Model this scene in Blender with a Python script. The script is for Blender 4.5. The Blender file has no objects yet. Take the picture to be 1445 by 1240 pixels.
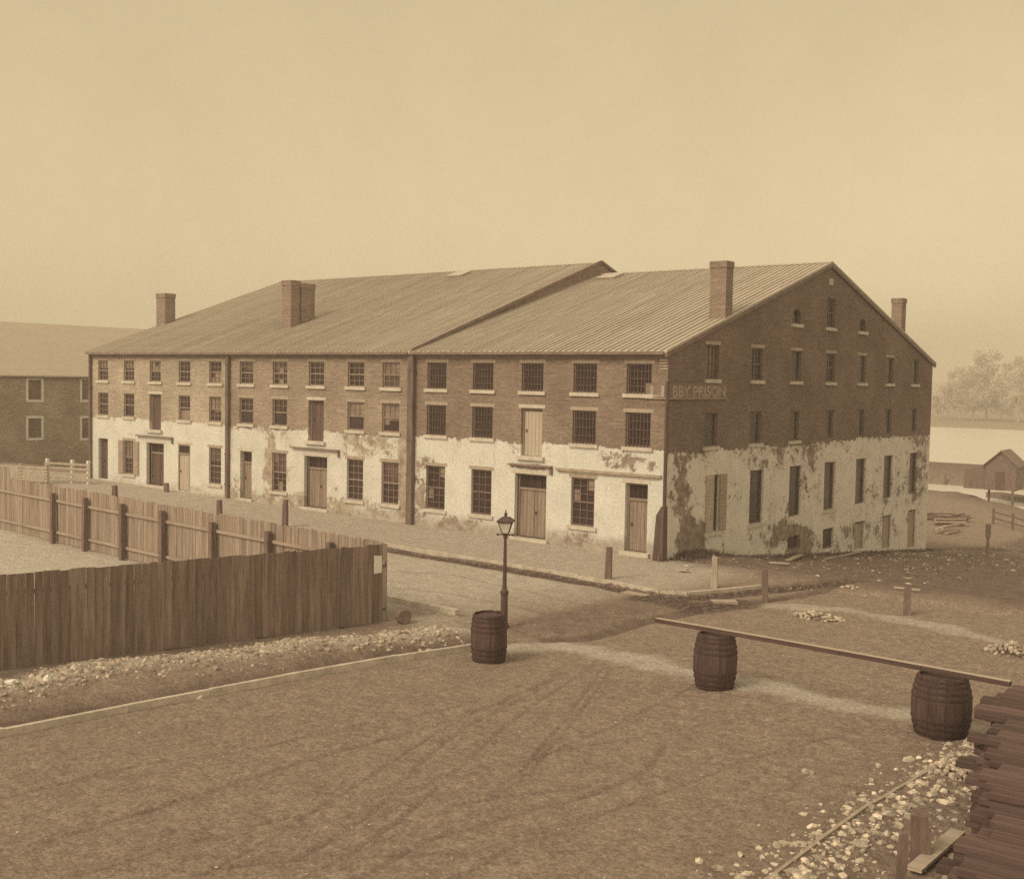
import bpy, bmesh, math, random
import numpy as np
from mathutils import Vector, Matrix

random.seed(7)
S = bpy.context.scene
COL = S.collection
rad = math.radians

# ------------------------------------------------------------------ camera
CX, CY, CZ = 22.636, -37.928, 6.842
YAW, PITCH, ROLL, FPX = 0.673, 0.052, 0.018, 1607.5
FW = Vector((-math.sin(YAW) * math.cos(PITCH), math.cos(YAW) * math.cos(PITCH), -math.sin(PITCH)))
RT0 = Vector((math.cos(YAW), math.sin(YAW), 0))
UP0 = RT0.cross(FW)
RT = RT0 * math.cos(ROLL) + UP0 * math.sin(ROLL)
UP = UP0 * math.cos(ROLL) - RT0 * math.sin(ROLL)
CAM = Vector((CX, CY, CZ))
cd = bpy.data.cameras.new('camera'); cam = bpy.data.objects.new('camera', cd); COL.objects.link(cam)
cd.sensor_width = 36; cd.lens = FPX / 1445 * 36; cd.clip_start = 0.2; cd.clip_end = 6000
cam.matrix_world = Matrix(((RT.x, UP.x, -FW.x, CX), (RT.y, UP.y, -FW.y, CY), (RT.z, UP.z, -FW.z, CZ), (0, 0, 0, 1)))
S.camera = cam

# ------------------------------------------------------------------ terrain
def sstep(a, b, x):
    t = np.clip((np.asarray(x, float) - a) / (b - a), 0, 1)
    return t * t * (3 - 2 * t)

def vnoise(x, y, seed=0):
    xi = np.floor(x).astype(np.int64); yi = np.floor(y).astype(np.int64)
    fx = x - xi; fy = y - yi
    fx = fx * fx * (3 - 2 * fx); fy = fy * fy * (3 - 2 * fy)
    def hs(a, b):
        n = (a * 374761393 + b * 668265263 + seed * 974634777) & 0x7fffffff
        n = ((n ^ (n >> 13)) * 1274126177) & 0x7fffffff
        n = n ^ (n >> 16)
        return (n & 0xffff) / 65535.0
    return (hs(xi, yi) * (1 - fx) + hs(xi + 1, yi) * fx) * (1 - fy) + (hs(xi, yi + 1) * (1 - fx) + hs(xi + 1, yi + 1) * fx) * fy

def fbm(x, y, sc, oct=4, seed=0):
    v = 0; a = 0.5; f = sc
    for o in range(oct):
        v = v + a * (vnoise(x * f, y * f, seed + o) - 0.5); a *= 0.5; f *= 2.03
    return v

def seg_dist(x, y, pts):
    """distance to polyline and signed side (left of travel positive)"""
    d = np.full(np.shape(x), 1e9); sd = np.zeros(np.shape(x)); ta = np.zeros(np.shape(x))
    L = 0
    for (ax, ay), (bx, by) in zip(pts[:-1], pts[1:]):
        vx, vy = bx - ax, by - ay; ll = math.hypot(vx, vy)
        t = np.clip(((x - ax) * vx + (y - ay) * vy) / (ll * ll), 0, 1)
        dx = x - ax - t * vx; dy = y - ay - t * vy
        q = np.hypot(dx, dy)
        m = q < d
        d = np.where(m, q, d); sd = np.where(m, np.sign(vx * dy - vy * dx), sd); ta = np.where(m, L + t * ll, ta)
        L += ll
    return d, sd, ta

def base_h(x, y):
    x = np.asarray(x, float); y = np.asarray(y, float)
    rise = 0.011 * np.clip(-x, 0, 44) * sstep(40, 10, y)
    yy = np.clip(y - 0.3, 0, 46)
    drop = 0.093 * yy * sstep(0, 6, yy)
    return rise - drop

def base_s(x, y):
    def ss(a, b, v):
        v = min(1, max(0, (v - a) / (b - a))); return v * v * (3 - 2 * v)
    yy = min(46, max(0, y - 0.3))
    return 0.011 * min(44, max(0, -x)) * ss(40, 10, y) - 0.093 * yy * ss(0, 6, yy)
def ray(u, v):
    return FW + RT * ((u - 722.5) / FPX) + UP * (-(v - 620) / FPX)

def at(u, v, dz=0.0):
    """where the sight line through a photo pixel meets the (smooth) ground"""
    r = ray(u, v)
    t0 = 3.0
    for i in range(3000):
        p = CAM + r * t0
        if p.z < base_s(p.x, p.y) + dz: break
        t0 += 0.5
    lo, hi = t0 - 0.5, t0
    for i in range(24):
        m = (lo + hi) / 2; p = CAM + r * m
        if p.z < base_s(p.x, p.y) + dz: hi = m
        else: lo = m
    return CAM + r * hi
def at2(u, v):
    p = at(u, v); return (p.x, p.y)

KERB = [(-60, -4.85), (-20, -4.95), (0.9, -5.2), (2.3, -5.55), (3.3, -5.7), (4.1, -5.3), (4.7, -4.0), (5.3, -2.4), (6.3, 0.2), (7.0, 1.6)]
KERB_FAR = [(-60, -12.5), (-10, -12.62), (0.6, -12.72)]
KERB_ROAD = [at2(-60, 1043), at2(5, 1028), at2(180, 994), at2(400, 953), at2(560, 925), at2(668, 909)]
RUBBLE = [at2(-40, 985), at2(20, 968), at2(130, 940), at2(300, 925), at2(450, 905), at2(560, 897), at2(640, 889)]
MOUND = [at2(770, 880), at2(850, 862), at2(920, 845)]
PALE1 = [at2(720, 905), at2(800, 907), at2(870, 917), at2(960, 939), at2(1100, 966), at2(1290, 1004), at2(1450, 1042)]
PALE2 = [at2(1040, 848), at2(1120, 850), at2(1200, 857), at2(1300, 873), at2(1400, 896), at2(1460, 912)]
STONES_R = [at2(1090, 1262), at2(1230, 1160), at2(1300, 1112), at2(1370, 1070), at2(1420, 1045)]
KERB_R = [at2(1050, 1262), at2(1150, 1187), at2(1230, 1130), at2(1320, 1080)]
RUTS = [([(40, 1180), (250, 1120), (420, 1065), (560, 1030), (700, 985), (780, 950)], 0.05, 0.035),
        ([(10, 1110), (200, 1068), (380, 1040), (520, 1012), (660, 985)], 0.05, 0.025),
        ([(400, 1245), (560, 1150), (640, 1080), (720, 1010), (800, 955), (840, 930)], 0.04, 0.03),
        ([(690, 1110), (740, 1075), (790, 1015), (830, 965), (850, 935)], 0.035, 0.028),
        ([(700, 1112), (752, 1077), (802, 1017), (842, 967), (862, 937)], 0.03, 0.02),
        ([(470, 1245), (600, 1175), (720, 1140), (850, 1105), (915, 1075), (940, 1040)], 0.06, 0.03),
        ([(250, 1240), (390, 1165), (480, 1110), (560, 1060), (640, 1010)], 0.04, 0.025),
        ([(420, 1200), (520, 1140), (600, 1060), (660, 1015), (760, 965)], 0.05, 0.02),
        ([(300, 1210), (500, 1195), (620, 1190)], 0.05, 0.02),
        ([(640, 1125), (720, 1110), (830, 1098)], 0.05, 0.02)]
RUTS += [([(552, 800), (640, 806), (740, 826), (850, 852)], 0.08, 0.02), ([(556, 822), (640, 832), (730, 848), (800, 870)], 0.08, 0.02), ([(60, 1235), (300, 1165), (560, 1105), (760, 1060), (900, 1000), (1000, 950)], 0.035, 0.02), ([(620, 1240), (760, 1165), (900, 1120), (1060, 1060), (1180, 1030)], 0.04, 0.02), ([(1040, 1005), (900, 1030), (700, 1065), (500, 1120)], 0.03, 0.015)]
RUTS = [([at2(*q) for q in pl], w, d) for pl, w, d in RUTS]

def bank_y(x):
    return np.interp(x, [-400, -60, -16, -4, 6, 40, 400], [96, 94, 91, 76, 68, 64, 62])

WATER = -5.0
def terrain(x, y):
    """height and the albedo masks of the dirt (pale wear, dark ground, cobbles)"""
    x = np.asarray(x, float); y = np.asarray(y, float)
    h = base_h(x, y)
    near = (np.abs(x) < 75) & (y > -60) & (y < 90)
    rut = np.zeros(x.shape); pale = np.zeros(x.shape); dark = np.zeros(x.shape); cob = np.zeros(x.shape)
    # kerb along the warehouse pavement: carriageway 0.14 lower
    dk, sk, tk = seg_dist(x, y, KERB)
    insk = sk > 0
    street = (~insk) & (y < 2.0)
    h = h - np.where(street, 0.14 * sstep(0.02, 0.12, dk), 0) * sstep(8.5, 6.0, x * (y > -1) - 100 * (y <= -1))
    g = np.where(street, sstep(0.05, 0.15, dk) * sstep(0.85, 0.55, dk), 0)
    gx = sstep(-70, -40, x) * sstep(2.5, 0.5, y)
    dark = np.maximum(dark, g * gx * 0.9); cob = np.maximum(cob, g * gx)
    h = h - g * gx * 0.05
    # cobbled gutter crossing at the corner
    dc, sc_, tc = seg_dist(x, y, [at2(915, 842), at2(985, 852), at2(1040, 846)])
    m = sstep(1.0, 0.5, dc); dark = np.maximum(dark, 0.75 * m); cob = np.maximum(cob, m)
    dc, sc_, tc = seg_dist(x, y, [at2(775, 895), at2(830, 892), at2(900, 872), at2(985, 855), at2(1100, 838), at2(1190, 822)])
    m = sstep(0.42, 0.16, dc); dark = np.maximum(dark, 0.8 * m); h = h - 0.06 * m
    # far kerb of the street
    df, sf, tf = seg_dist(x, y, KERB_FAR)
    st2 = (sf > 0) & (x < 1.0)
    m = np.where(st2, sstep(0.0, 0.1, df) * sstep(0.9, 0.3, df), 0) * sstep(1.3, 0.3, x)
    dark = np.maximum(dark, 0.4 * m); h = h - 0.08 * m
    # mound of earth at the crossing
    dm, sm, tm = seg_dist(x, y, MOUND)
    h = h + 0.13 * np.exp(-(dm / 1.1) ** 2)
    dark = np.maximum(dark, 0.45 * sstep(1.9, 0.6, dm))
    # road kerb, ditch and rubble bank in front of the board fence
    dr, sr, tr = seg_dist(x, y, KERB_ROAD)
    left = sr > 0
    fade = sstep(0, 1.5, tr) * 1.0
    m = np.where(left, sstep(0.0, 0.1, dr) * sstep(1.9, 0.8, dr - 0.5 * fbm(x, y, 1.2, 3, 61)), 0)
    h = h - 0.2 * m; dark = np.maximum(dark, 0.95 * m)
    db, sb, tb = seg_dist(x, y, RUBBLE)
    nb = 0.75 + 0.9 * fbm(x, y, 0.9, 3, 5)
    endf = sstep(16.8, 14.0, tb)
    mb = np.exp(-(db / 0.75) ** 2)
    h = h + 0.30 * nb * mb * (0.35 + 0.65 * endf)
    pale = np.maximum(pale, 0.6 * sstep(0.75, 0.1, db - 0.25 * fbm(x, y, 2.0, 3, 9)))
    dark = np.maximum(dark, np.where(left & (sb > 0), sstep(0.2, -1.2, x) * 0.55 * sstep(0.5, 1.1, db) * sstep(4.6, 2.6, db), 0))
    # pale dusty wheel paths
    for pl, w, a in ((PALE1, 0.8, 0.55), (PALE2, 0.6, 0.45)):
        d, s_, t_ = seg_dist(x, y, pl)
        wob = d + 1.0 * fbm(x, y, 0.9, 4, 3)
        m = sstep(w, w * 0.25, wob)
        pale = np.maximum(pale, a * m); h = h + 0.02 * m
    # the street before the facade is dry and pale, the ground by the gable dark
    m = sstep(4.0, -2.0, x + 0.8 * fbm(x, y, 0.3, 3, 21) * 4) * sstep(-15.0, -14.2, y) * sstep(-5.7, -6.3, y)
    pale = np.maximum(pale, 0.62 * m)
    m = np.where(insk & (y < 0.4), 1.0, 0.0) * sstep(4.8, 2.5, x)
    pale = np.maximum(pale, 0.5 * m)
    m = sstep(-19, -24, x) * sstep(-13.4, -14.2, y) + sstep(-1.0, -6.0, x) * sstep(-13.8, -14.6, y) * sstep(-40, -30, y)
    pale = np.maximum(pale, 0.75 * np.clip(m, 0, 1))
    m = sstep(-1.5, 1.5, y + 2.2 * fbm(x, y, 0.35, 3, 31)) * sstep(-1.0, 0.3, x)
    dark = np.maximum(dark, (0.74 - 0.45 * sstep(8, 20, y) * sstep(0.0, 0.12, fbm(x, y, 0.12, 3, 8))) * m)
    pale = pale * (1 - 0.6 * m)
    dcr, _, _ = seg_dist(x, y, STONES_R)
    m = sstep(1.6, 0.3, dcr); dark = np.maximum(dark, 0.35 * m); h = h + 0.10 * sstep(1.0, 0.1, dcr)
    # ruts
    for pl, w, dep in RUTS:
        d, s_, t_ = seg_dist(x, y, pl)
        k = 0.6 + 1.2 * fbm(x, y, 1.5, 2, 40)
        w = w * 0.95; dep = dep * 1.6
        h = h - dep * k * np.exp(-(d / w) ** 2) + 0.4 * dep * k * np.exp(-((d - 2.2 * w) / w) ** 2)
        rut = np.maximum(rut, 0.72 * np.clip(k, 0.2, 1) * np.exp(-(d / w) ** 2))  # rut hollows darkened in colour, shade painted along each track
    rough = np.where(near, 1.0, 0.0)
    kd = 0.25 + 0.75 * sstep(0.1, 1.2, dr)
    und = 0.10 * fbm(x, y, 0.22, 3, 11) + 0.05 * fbm(x, y, 1.1, 4, 12) + 0.04 * fbm(x, y, 5.0, 3, 13)
    h = h + 0.35 * fbm(x, y, 0.6, 4, 71) * sstep(0.5, 4, y) * sstep(-0.2, 1.0, x) * sstep(60, 45, y)
    h = h + und * kd * rough * np.where(insk & (y < 0.4), 0.35, 1.0)
    # river bank, water bed, long wharf embankment and far shore
    by = bank_y(x) + 3.0 * fbm(x, y, 0.25, 3, 17)
    w = sstep(-4, 1.5, y - by)
    h = h * (1 - w) + (-7.5) * w
    wh = sstep(103.5, 105.5, y) * sstep(126, 118, y)
    h = h + wh * (4.55 + 0.4 * fbm(x, y, 0.1, 3, 3))
    sh = sstep(300, 322, y + 20 * fbm(x, y, 0.02, 3, 4))
    h = h + sh * (4.0 + 9 * sstep(330, 900, y) + 14 * sstep(0.0, 0.35, fbm(x, y, 0.003, 3, 77)) * sstep(400, 900, y))
    dark = np.maximum(dark, 0.75 * wh); dark = np.maximum(dark, 0.6 * sstep(-14, -2, y - by) * (y < 100)); dark = np.maximum(dark, 0.25 * sh)
    pale = pale * (1 - wh)
    return h, np.clip(pale, 0, 1), np.clip(dark, 0, 1), np.clip(cob, 0, 1), rut

def H(x, y):
    return float(terrain(np.array([float(x)]), np.array([float(y)]))[0][0])

# ------------------------------------------------------------------ materials
LIGHT = (0.875, 0.709, 0.410)
def lin(c):
    c /= 255.0
    return c / 12.92 if c <= 0.04045 else ((c + 0.055) / 1.055) ** 2.4
def tone(r, g, b):
    return tuple(min(0.85, lin(v) / k) for v, k in zip((r, g, b), LIGHT))
def sep(t):
    """sepia print tone: t = display red value 60..225 -> albedo under the daylight of the scene"""
    xs = [50, 80, 110, 145, 180, 218, 230]; gs = [33, 56, 85, 118, 155, 199, 212]; bs = [27, 44, 65, 87, 115, 157, 174]
    return tone(t, float(np.interp(t, xs, gs)), float(np.interp(t, xs, bs)))

class NT:
    def __init__(s, name):
        s.m = bpy.data.materials.new(name); s.m.use_nodes = True
        s.t = s.m.node_tree; s.n = s.t.nodes; s.l = s.t.links
        s.b = s.n['Principled BSDF']
        s.b.inputs['Roughness'].default_value = 0.85
        s.b.inputs['Specular IOR Level'].default_value = 0.25
    def node(s, typ, **kw):
        n = s.n.new(typ)
        for k, v in kw.items(): setattr(n, k, v)
        return n
    def link(s, a, b): s.l.new(a, b)
    def put(s, sock, v):
        if isinstance(v, bpy.types.NodeSocket): s.l.new(v, sock)
        else: sock.default_value = v
    def math(s, op, a, b=0.0, c=0.0, clamp=False):
        n = s.node('ShaderNodeMath', operation=op, use_clamp=clamp)
        s.put(n.inputs[0], a); s.put(n.inputs[1], b); s.put(n.inputs[2], c)
        return n.outputs[0]
    def ramp(s, v, a, b, lo=0.0, hi=1.0, smooth=True):
        n = s.node('ShaderNodeMapRange'); n.interpolation_type = 'SMOOTHSTEP' if smooth else 'LINEAR'
        s.put(n.inputs['Value'], v); s.put(n.inputs['From Min'], a); s.put(n.inputs['From Max'], b)
        s.put(n.inputs['To Min'], lo); s.put(n.inputs['To Max'], hi)
        return n.outputs[0]
    def mix(s, f, a, b, mode='MIX'):
        n = s.node('ShaderNodeMix', data_type='RGBA', blend_type=mode)
        s.put(n.inputs[0], f)
        for k, v in ((6, a), (7, b)):
            if isinstance(v, tuple): v = (v[0], v[1], v[2], 1)
            s.put(n.inputs[k], v)
        return n.outputs[2]
    def coord(s, kind='Object', scale=(1, 1, 1), rot=(0, 0, 0)):
        if kind == 'UV':
            o = s.node('ShaderNodeUVMap').outputs[0]
        else:
            o = s.node('ShaderNodeTexCoord').outputs[kind]
        n = s.node('ShaderNodeMapping'); n.inputs['Scale'].default_value = scale; n.inputs['Rotation'].default_value = rot
        s.l.new(o, n.inputs['Vector']); return n.outputs[0]
    def noise(s, vec, scale, detail=4, rough=0.55, dist=0.0):
        n = s.node('ShaderNodeTexNoise'); s.l.new(vec, n.inputs['Vector'])
        n.inputs['Scale'].default_value = scale; n.inputs['Detail'].default_value = detail
        n.inputs['Roughness'].default_value = rough; n.inputs['Distortion'].default_value = dist
        return n.outputs[0]
    def bump(s, h, strength=0.4, dist=0.02):
        n = s.node('ShaderNodeBump'); n.inputs['Strength'].default_value = strength; n.inputs['Distance'].default_value = dist
        s.put(n.inputs['Height'], h); s.l.new(n.outputs[0], s.b.inputs['Normal'])
    def base(s, c):
        if isinstance(c, tuple): s.b.inputs['Base Color'].default_value = (*c, 1)
        else: s.l.new(c, s.b.inputs['Base Color'])
    def island(s):
        return s.node('ShaderNodeNewGeometry').outputs['Random Per Island']

def simple(name, t, var=0.25, scale=2.0, stretch=(1, 1, 1), rough=0.85, bump=0.3, bscale=12, isl=0.0, coord='Object', orand=0.0, top=0):
    m = NT(name); c = m.coord(coord, stretch)
    n1 = m.noise(c, scale, 5, 0.6); n2 = m.noise(c, bscale, 4, 0.6)
    c0 = sep(t)
    lo = tuple(v * (1 - var) for v in c0); hi = tuple(min(.85, v * (1 + var)) for v in c0)
    f = m.math('ADD', m.math('MULTIPLY', n1, 0.7), m.math('MULTIPLY', n2, 0.3))
    col = m.mix(m.ramp(f, 0.33, 0.67), lo, hi)
    if isl:
        col = m.mix(1.0, col, m.mix(m.island(), tuple([1 - isl] * 3), tuple([1 + isl] * 3)), 'MULTIPLY')
    if top:                              # paler tone painted on upward faces, standing in for light from above
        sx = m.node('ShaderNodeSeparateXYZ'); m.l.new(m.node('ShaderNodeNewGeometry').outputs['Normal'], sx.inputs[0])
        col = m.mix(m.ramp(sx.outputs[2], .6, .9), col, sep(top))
    if orand:
        col = m.mix(1.0, col, m.mix(m.node('ShaderNodeObjectInfo').outputs['Random'], tuple([1 - orand] * 3), tuple([1 + orand] * 3)), 'MULTIPLY')
    m.base(col); m.b.inputs['Roughness'].default_value = rough
    if bump: m.bump(n2, bump, 0.02)
    return m.m

def wall_mat(name, brick, mortar, wash=None, wash_z=4.2, ell=(), peel=0.60, soot=(), flip=False):
    """brick laid in metres along the wall's own UV, whitewashed below wash_z with peeled patches"""
    m = NT(name)
    uv = m.coord('UV')
    bt = m.node('ShaderNodeTexBrick'); m.l.new(uv, bt.inputs['Vector'])
    b = sep(brick); 
    bt.inputs['Color1'].default_value = (*[v * 0.82 for v in b], 1); bt.inputs['Color2'].default_value = (*[v * 1.15 for v in b], 1)
    bt.inputs['Mortar'].default_value = (*sep(mortar), 1)
    bt.inputs['Scale'].default_value = 1.0; bt.inputs['Brick Width'].default_value = 0.235; bt.inputs['Row Height'].default_value = 0.078
    bt.inputs['Mortar Size'].default_value = 0.009; bt.inputs['Mortar Smooth'].default_value = 0.2; bt.inputs['Bias'].default_value = -0.1
    us = m.coord('UV', (0.35, 5.0, 1))
    streak = m.noise(us, 2.6, 4, 0.6)
    big = m.noise(uv, 0.35, 4, 0.6)
    fine = m.noise(uv, 9.0, 3, 0.7)
    col = m.mix(1.0, bt.outputs['Color'], m.mix(m.ramp(streak, 0.35, 0.68), (0.90, 0.90, 0.90), (1.10, 1.09, 1.08)), 'MULTIPLY')
    col = m.mix(1.0, col, m.mix(m.ramp(big, 0.3, 0.7), (0.84, 0.83, 0.82), (1.14, 1.15, 1.15)), 'MULTIPLY')
    col = m.mix(1.0, col, m.mix(m.ramp(fine, 0.3, 0.7), (0.86, 0.86, 0.86), (1.12, 1.12, 1.12)), 'MULTIPLY')
    if wash:
        sepn = m.node('ShaderNodeSeparateXYZ'); m.l.new(uv, sepn.inputs[0])
        z = sepn.outputs[1]
        n_edge = m.noise(uv, 0.55, 5, 0.6)
        n_step = m.noise(uv, 4.0, 3, 0.6)
        zz = m.math('ADD', z, m.math('ADD', m.math('MULTIPLY', m.math('SUBTRACT', n_edge, 0.5), 0.5 if not flip else 0.75), m.math('MULTIPLY', m.math('SUBTRACT', n_step, 0.5), 0.45)))
        below = m.ramp(zz, wash_z - 0.03, wash_z + 0.03, 1, 0)
        pn = m.noise(uv, 1.15, 9, 0.72, 0.4)
        acc = m.math('ADD', pn, m.ramp(z, wash_z - 0.75, wash_z + 0.05, 0, 0.05 if flip else 0.10))
        for cx, cz, rx, rz, a in ell:
            sub = m.node('ShaderNodeVectorMath', operation='SUBTRACT'); m.l.new(uv, sub.inputs[0]); sub.inputs[1].default_value = (cx, cz, 0)
            dv = m.node('ShaderNodeVectorMath', operation='DIVIDE'); m.l.new(sub.outputs[0], dv.inputs[0]); dv.inputs[1].default_value = (rx, rz, 1)
            ln = m.node('ShaderNodeVectorMath', operation='LENGTH'); m.l.new(dv.outputs[0], ln.inputs[0])
            mk = m.ramp(ln.outputs['Value'], 1.25, 0.35, 0, a)
            acc = m.math('ADD', acc, mk)
        acc = m.math('ADD', acc, m.math('MULTIPLY', m.math('SUBTRACT', m.noise(uv, 5.5, 4, 0.75), 0.5), 0.42))
        gone = m.ramp(acc, peel - 0.014, peel + 0.014)
        thin = m.ramp(acc, peel - 0.12, peel, 0, 0.22)
        w0 = sep(wash)
        if flip: w0 = (w0[0], w0[1] * .955, w0[2] * .945)
        wcol = m.mix(m.ramp(m.noise(uv, 0.8, 6, 0.65), 0.3, 0.7), tuple(v * 0.88 for v in w0), tuple(min(.88, v * 1.05) for v in w0))
        wcol = m.mix(m.ramp(streak, 0.5, 0.72, 0, 0.22), wcol, tuple(v * 0.72 for v in w0))
        drip = m.noise(m.coord('UV', (2.6, 0.22, 1)), 1.5, 6, 0.7)
        spot = m.noise(uv, 3.2, 7, 0.8)
        wcol = m.mix(m.ramp(drip, 0.53, 0.72, 0, 0.35 if flip else 0.32), wcol, tuple(v * 0.5 for v in w0))
        wcol = m.mix(m.ramp(spot, 0.58, 0.68, 0, 0.42 if flip else 0.45), wcol, tuple(v * 0.42 for v in w0))
        wcol = m.mix(m.math('MULTIPLY', bt.outputs['Fac'], 0.15 if flip else 0.35), wcol, tuple(v * 0.55 for v in w0))
        wcol = m.mix(1.0, wcol, m.mix(m.ramp(fine, 0.3, 0.7), (0.87, 0.87, 0.87), (1.08, 1.08, 1.08)), 'MULTIPLY')
        # splash stain along the foot of the wall
        foot = m.ramp(m.math('ADD', z, m.math('MULTIPLY', m.noise(uv, 0.9, 5, 0.65), -1.1)), -0.35, 0.35, 0.75, 0.0)
        bare = m.mix(m.ramp(m.noise(uv, 2.5, 4, 0.6), 0.3, 0.7), tuple(v * 0.9 for v in b), sep(min(200, brick + 34)))
        wcol = m.mix(thin, wcol, bare)
        wcol = m.mix(gone, wcol, bare)
        if not flip: wcol = m.mix(foot, wcol, bare)
        col = m.mix(below, col, wcol)
    m.base(col)
    m.b.inputs['Roughness'].default_value = 0.9
    hh = m.math('ADD', m.math('MULTIPLY', bt.outputs['Fac'], -0.6), m.math('MULTIPLY', fine, 0.9))
    m.bump(hh, 0.5, 0.012)
    return m.m

def ground_mat():
    m = NT('earth')
    c = m.coord('Object')
    def attr(n):
        a = m.node('ShaderNodeAttribute'); a.attribute_name = n; return a.outputs['Fac']
    pale, dark, cob, rut = attr('pale'), attr('dark'), attr('cob'), attr('rut')
    n1 = m.noise(c, 0.35, 6, 0.62); n2 = m.noise(c, 2.2, 6, 0.68, 0.3); n3 = m.noise(c, 14, 5, 0.72); n4 = m.noise(c, 45, 3, 0.7)
    st = m.noise(m.coord('Object', (1.0, 0.28, 1), (0, 0, rad(-12))), 3.2, 5, 0.65)
    col = m.mix(m.ramp(n2, 0.32, 0.68), sep(136), sep(160))
    n5 = m.noise(c, 6.0, 4, 0.7, 0.2)
    col = m.mix(m.ramp(n1, 0.3, 0.7, 0.25, 0.6), col, sep(148))
    col = m.mix(m.ramp(st, 0.42, 0.72, 0, 0.2), col, sep(126))
    col = m.mix(1.0, col, m.mix(m.ramp(n5, 0.34, 0.66), (0.83, 0.82, 0.81), (1.14, 1.14, 1.14)), 'MULTIPLY')
    col = m.mix(m.math('MULTIPLY', pale, m.ramp(n2, 0.2, 0.6, 0.55, 1.0)), col, sep(206))
    dk = m.mix(m.ramp(n2, 0.3, 0.7), sep(78), sep(108))
    col = m.mix(m.math('MULTIPLY', dark, m.ramp(n3, 0.2, 0.65, 0.65, 1.0)), col, dk)
    vo = m.node('ShaderNodeTexVoronoi'); m.l.new(c, vo.inputs['Vector']); vo.inputs['Scale'].default_value = 6.5
    cb = m.mix(m.ramp(vo.outputs['Distance'], 0.25, 0.62), sep(126), sep(70))
    col = m.mix(m.math('MULTIPLY', cob, 0.75), col, cb)
    col = m.mix(1.0, col, m.mix(m.ramp(n3, 0.3, 0.7), (0.68, 0.67, 0.66), (1.30, 1.30, 1.30)), 'MULTIPLY')
    col = m.mix(m.ramp(n4, 0.57, 0.70, 0, 0.6), col, sep(186))
    col = m.mix(m.ramp(n4, 0.42, 0.30, 0, 0.55), col, sep(84))
    col = m.mix(m.math('MULTIPLY', rut, m.ramp(n2, 0.25, 0.6, 0.45, 1.0)), col, sep(100))
    m.base(col); m.b.inputs['Roughness'].default_value = 0.95
    hh = m.math('ADD', m.math('MULTIPLY', n3, 0.6), m.math('MULTIPLY', n4, 0.35))
    hh = m.math('ADD', hh, m.math('MULTIPLY', n2, 0.8))
    hh = m.math('ADD', hh, m.math('MULTIPLY', m.math('MULTIPLY', vo.outputs['Distance'], cob), -1.2))
    m.bump(hh, 0.9, 0.08)
    return m.m

def roof_mat():
    m = NT('roof_metal'); uv = m.coord('UV')
    n = m.noise(m.coord('UV', (1.0, 0.12, 1)), 2.0, 5, 0.65); n2 = m.noise(uv, 0.4, 5, 0.6)
    col = m.mix(m.ramp(n, 0.3, 0.7), sep(176), sep(198))
    col = m.mix(m.ramp(n2, 0.3, 0.7, 0, 0.5), col, sep(184))
    col = m.mix(1.0, col, m.mix(m.island(), (0.88, 0.88, 0.88), (1.07, 1.07, 1.07)), 'MULTIPLY')
    col = m.mix(m.ramp(m.noise(m.coord('UV', (1.6, 0.10, 1)), 0.9, 6, 0.7), 0.54, 0.74, 0, 0.5), col, sep(140))
    m.base(col); m.b.inputs['Roughness'].default_value = 0.7
    m.bump(n, 0.25, 0.02); return m.m

def water_mat():
    m = NT('river_water'); m.base(sep(206)); m.b.inputs['Roughness'].default_value = 0.35
    m.b.inputs['Specular IOR Level'].default_value = 0.6
    m.bump(m.noise(m.coord('Object', (0.25, 1, 1)), 0.6, 3), 0.05, 0.1); return m.m

def glass_mat(name, t, t2):
    m = NT(name); c = m.coord('Object')
    n = m.noise(c, 1.1, 3, 0.5)
    m.base(m.mix(m.ramp(n, 0.35, 0.65), sep(t), sep(t2))); m.b.inputs['Roughness'].default_value = 0.22
    m.b.inputs['Specular IOR Level'].default_value = 0.35
    return m.m

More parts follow.
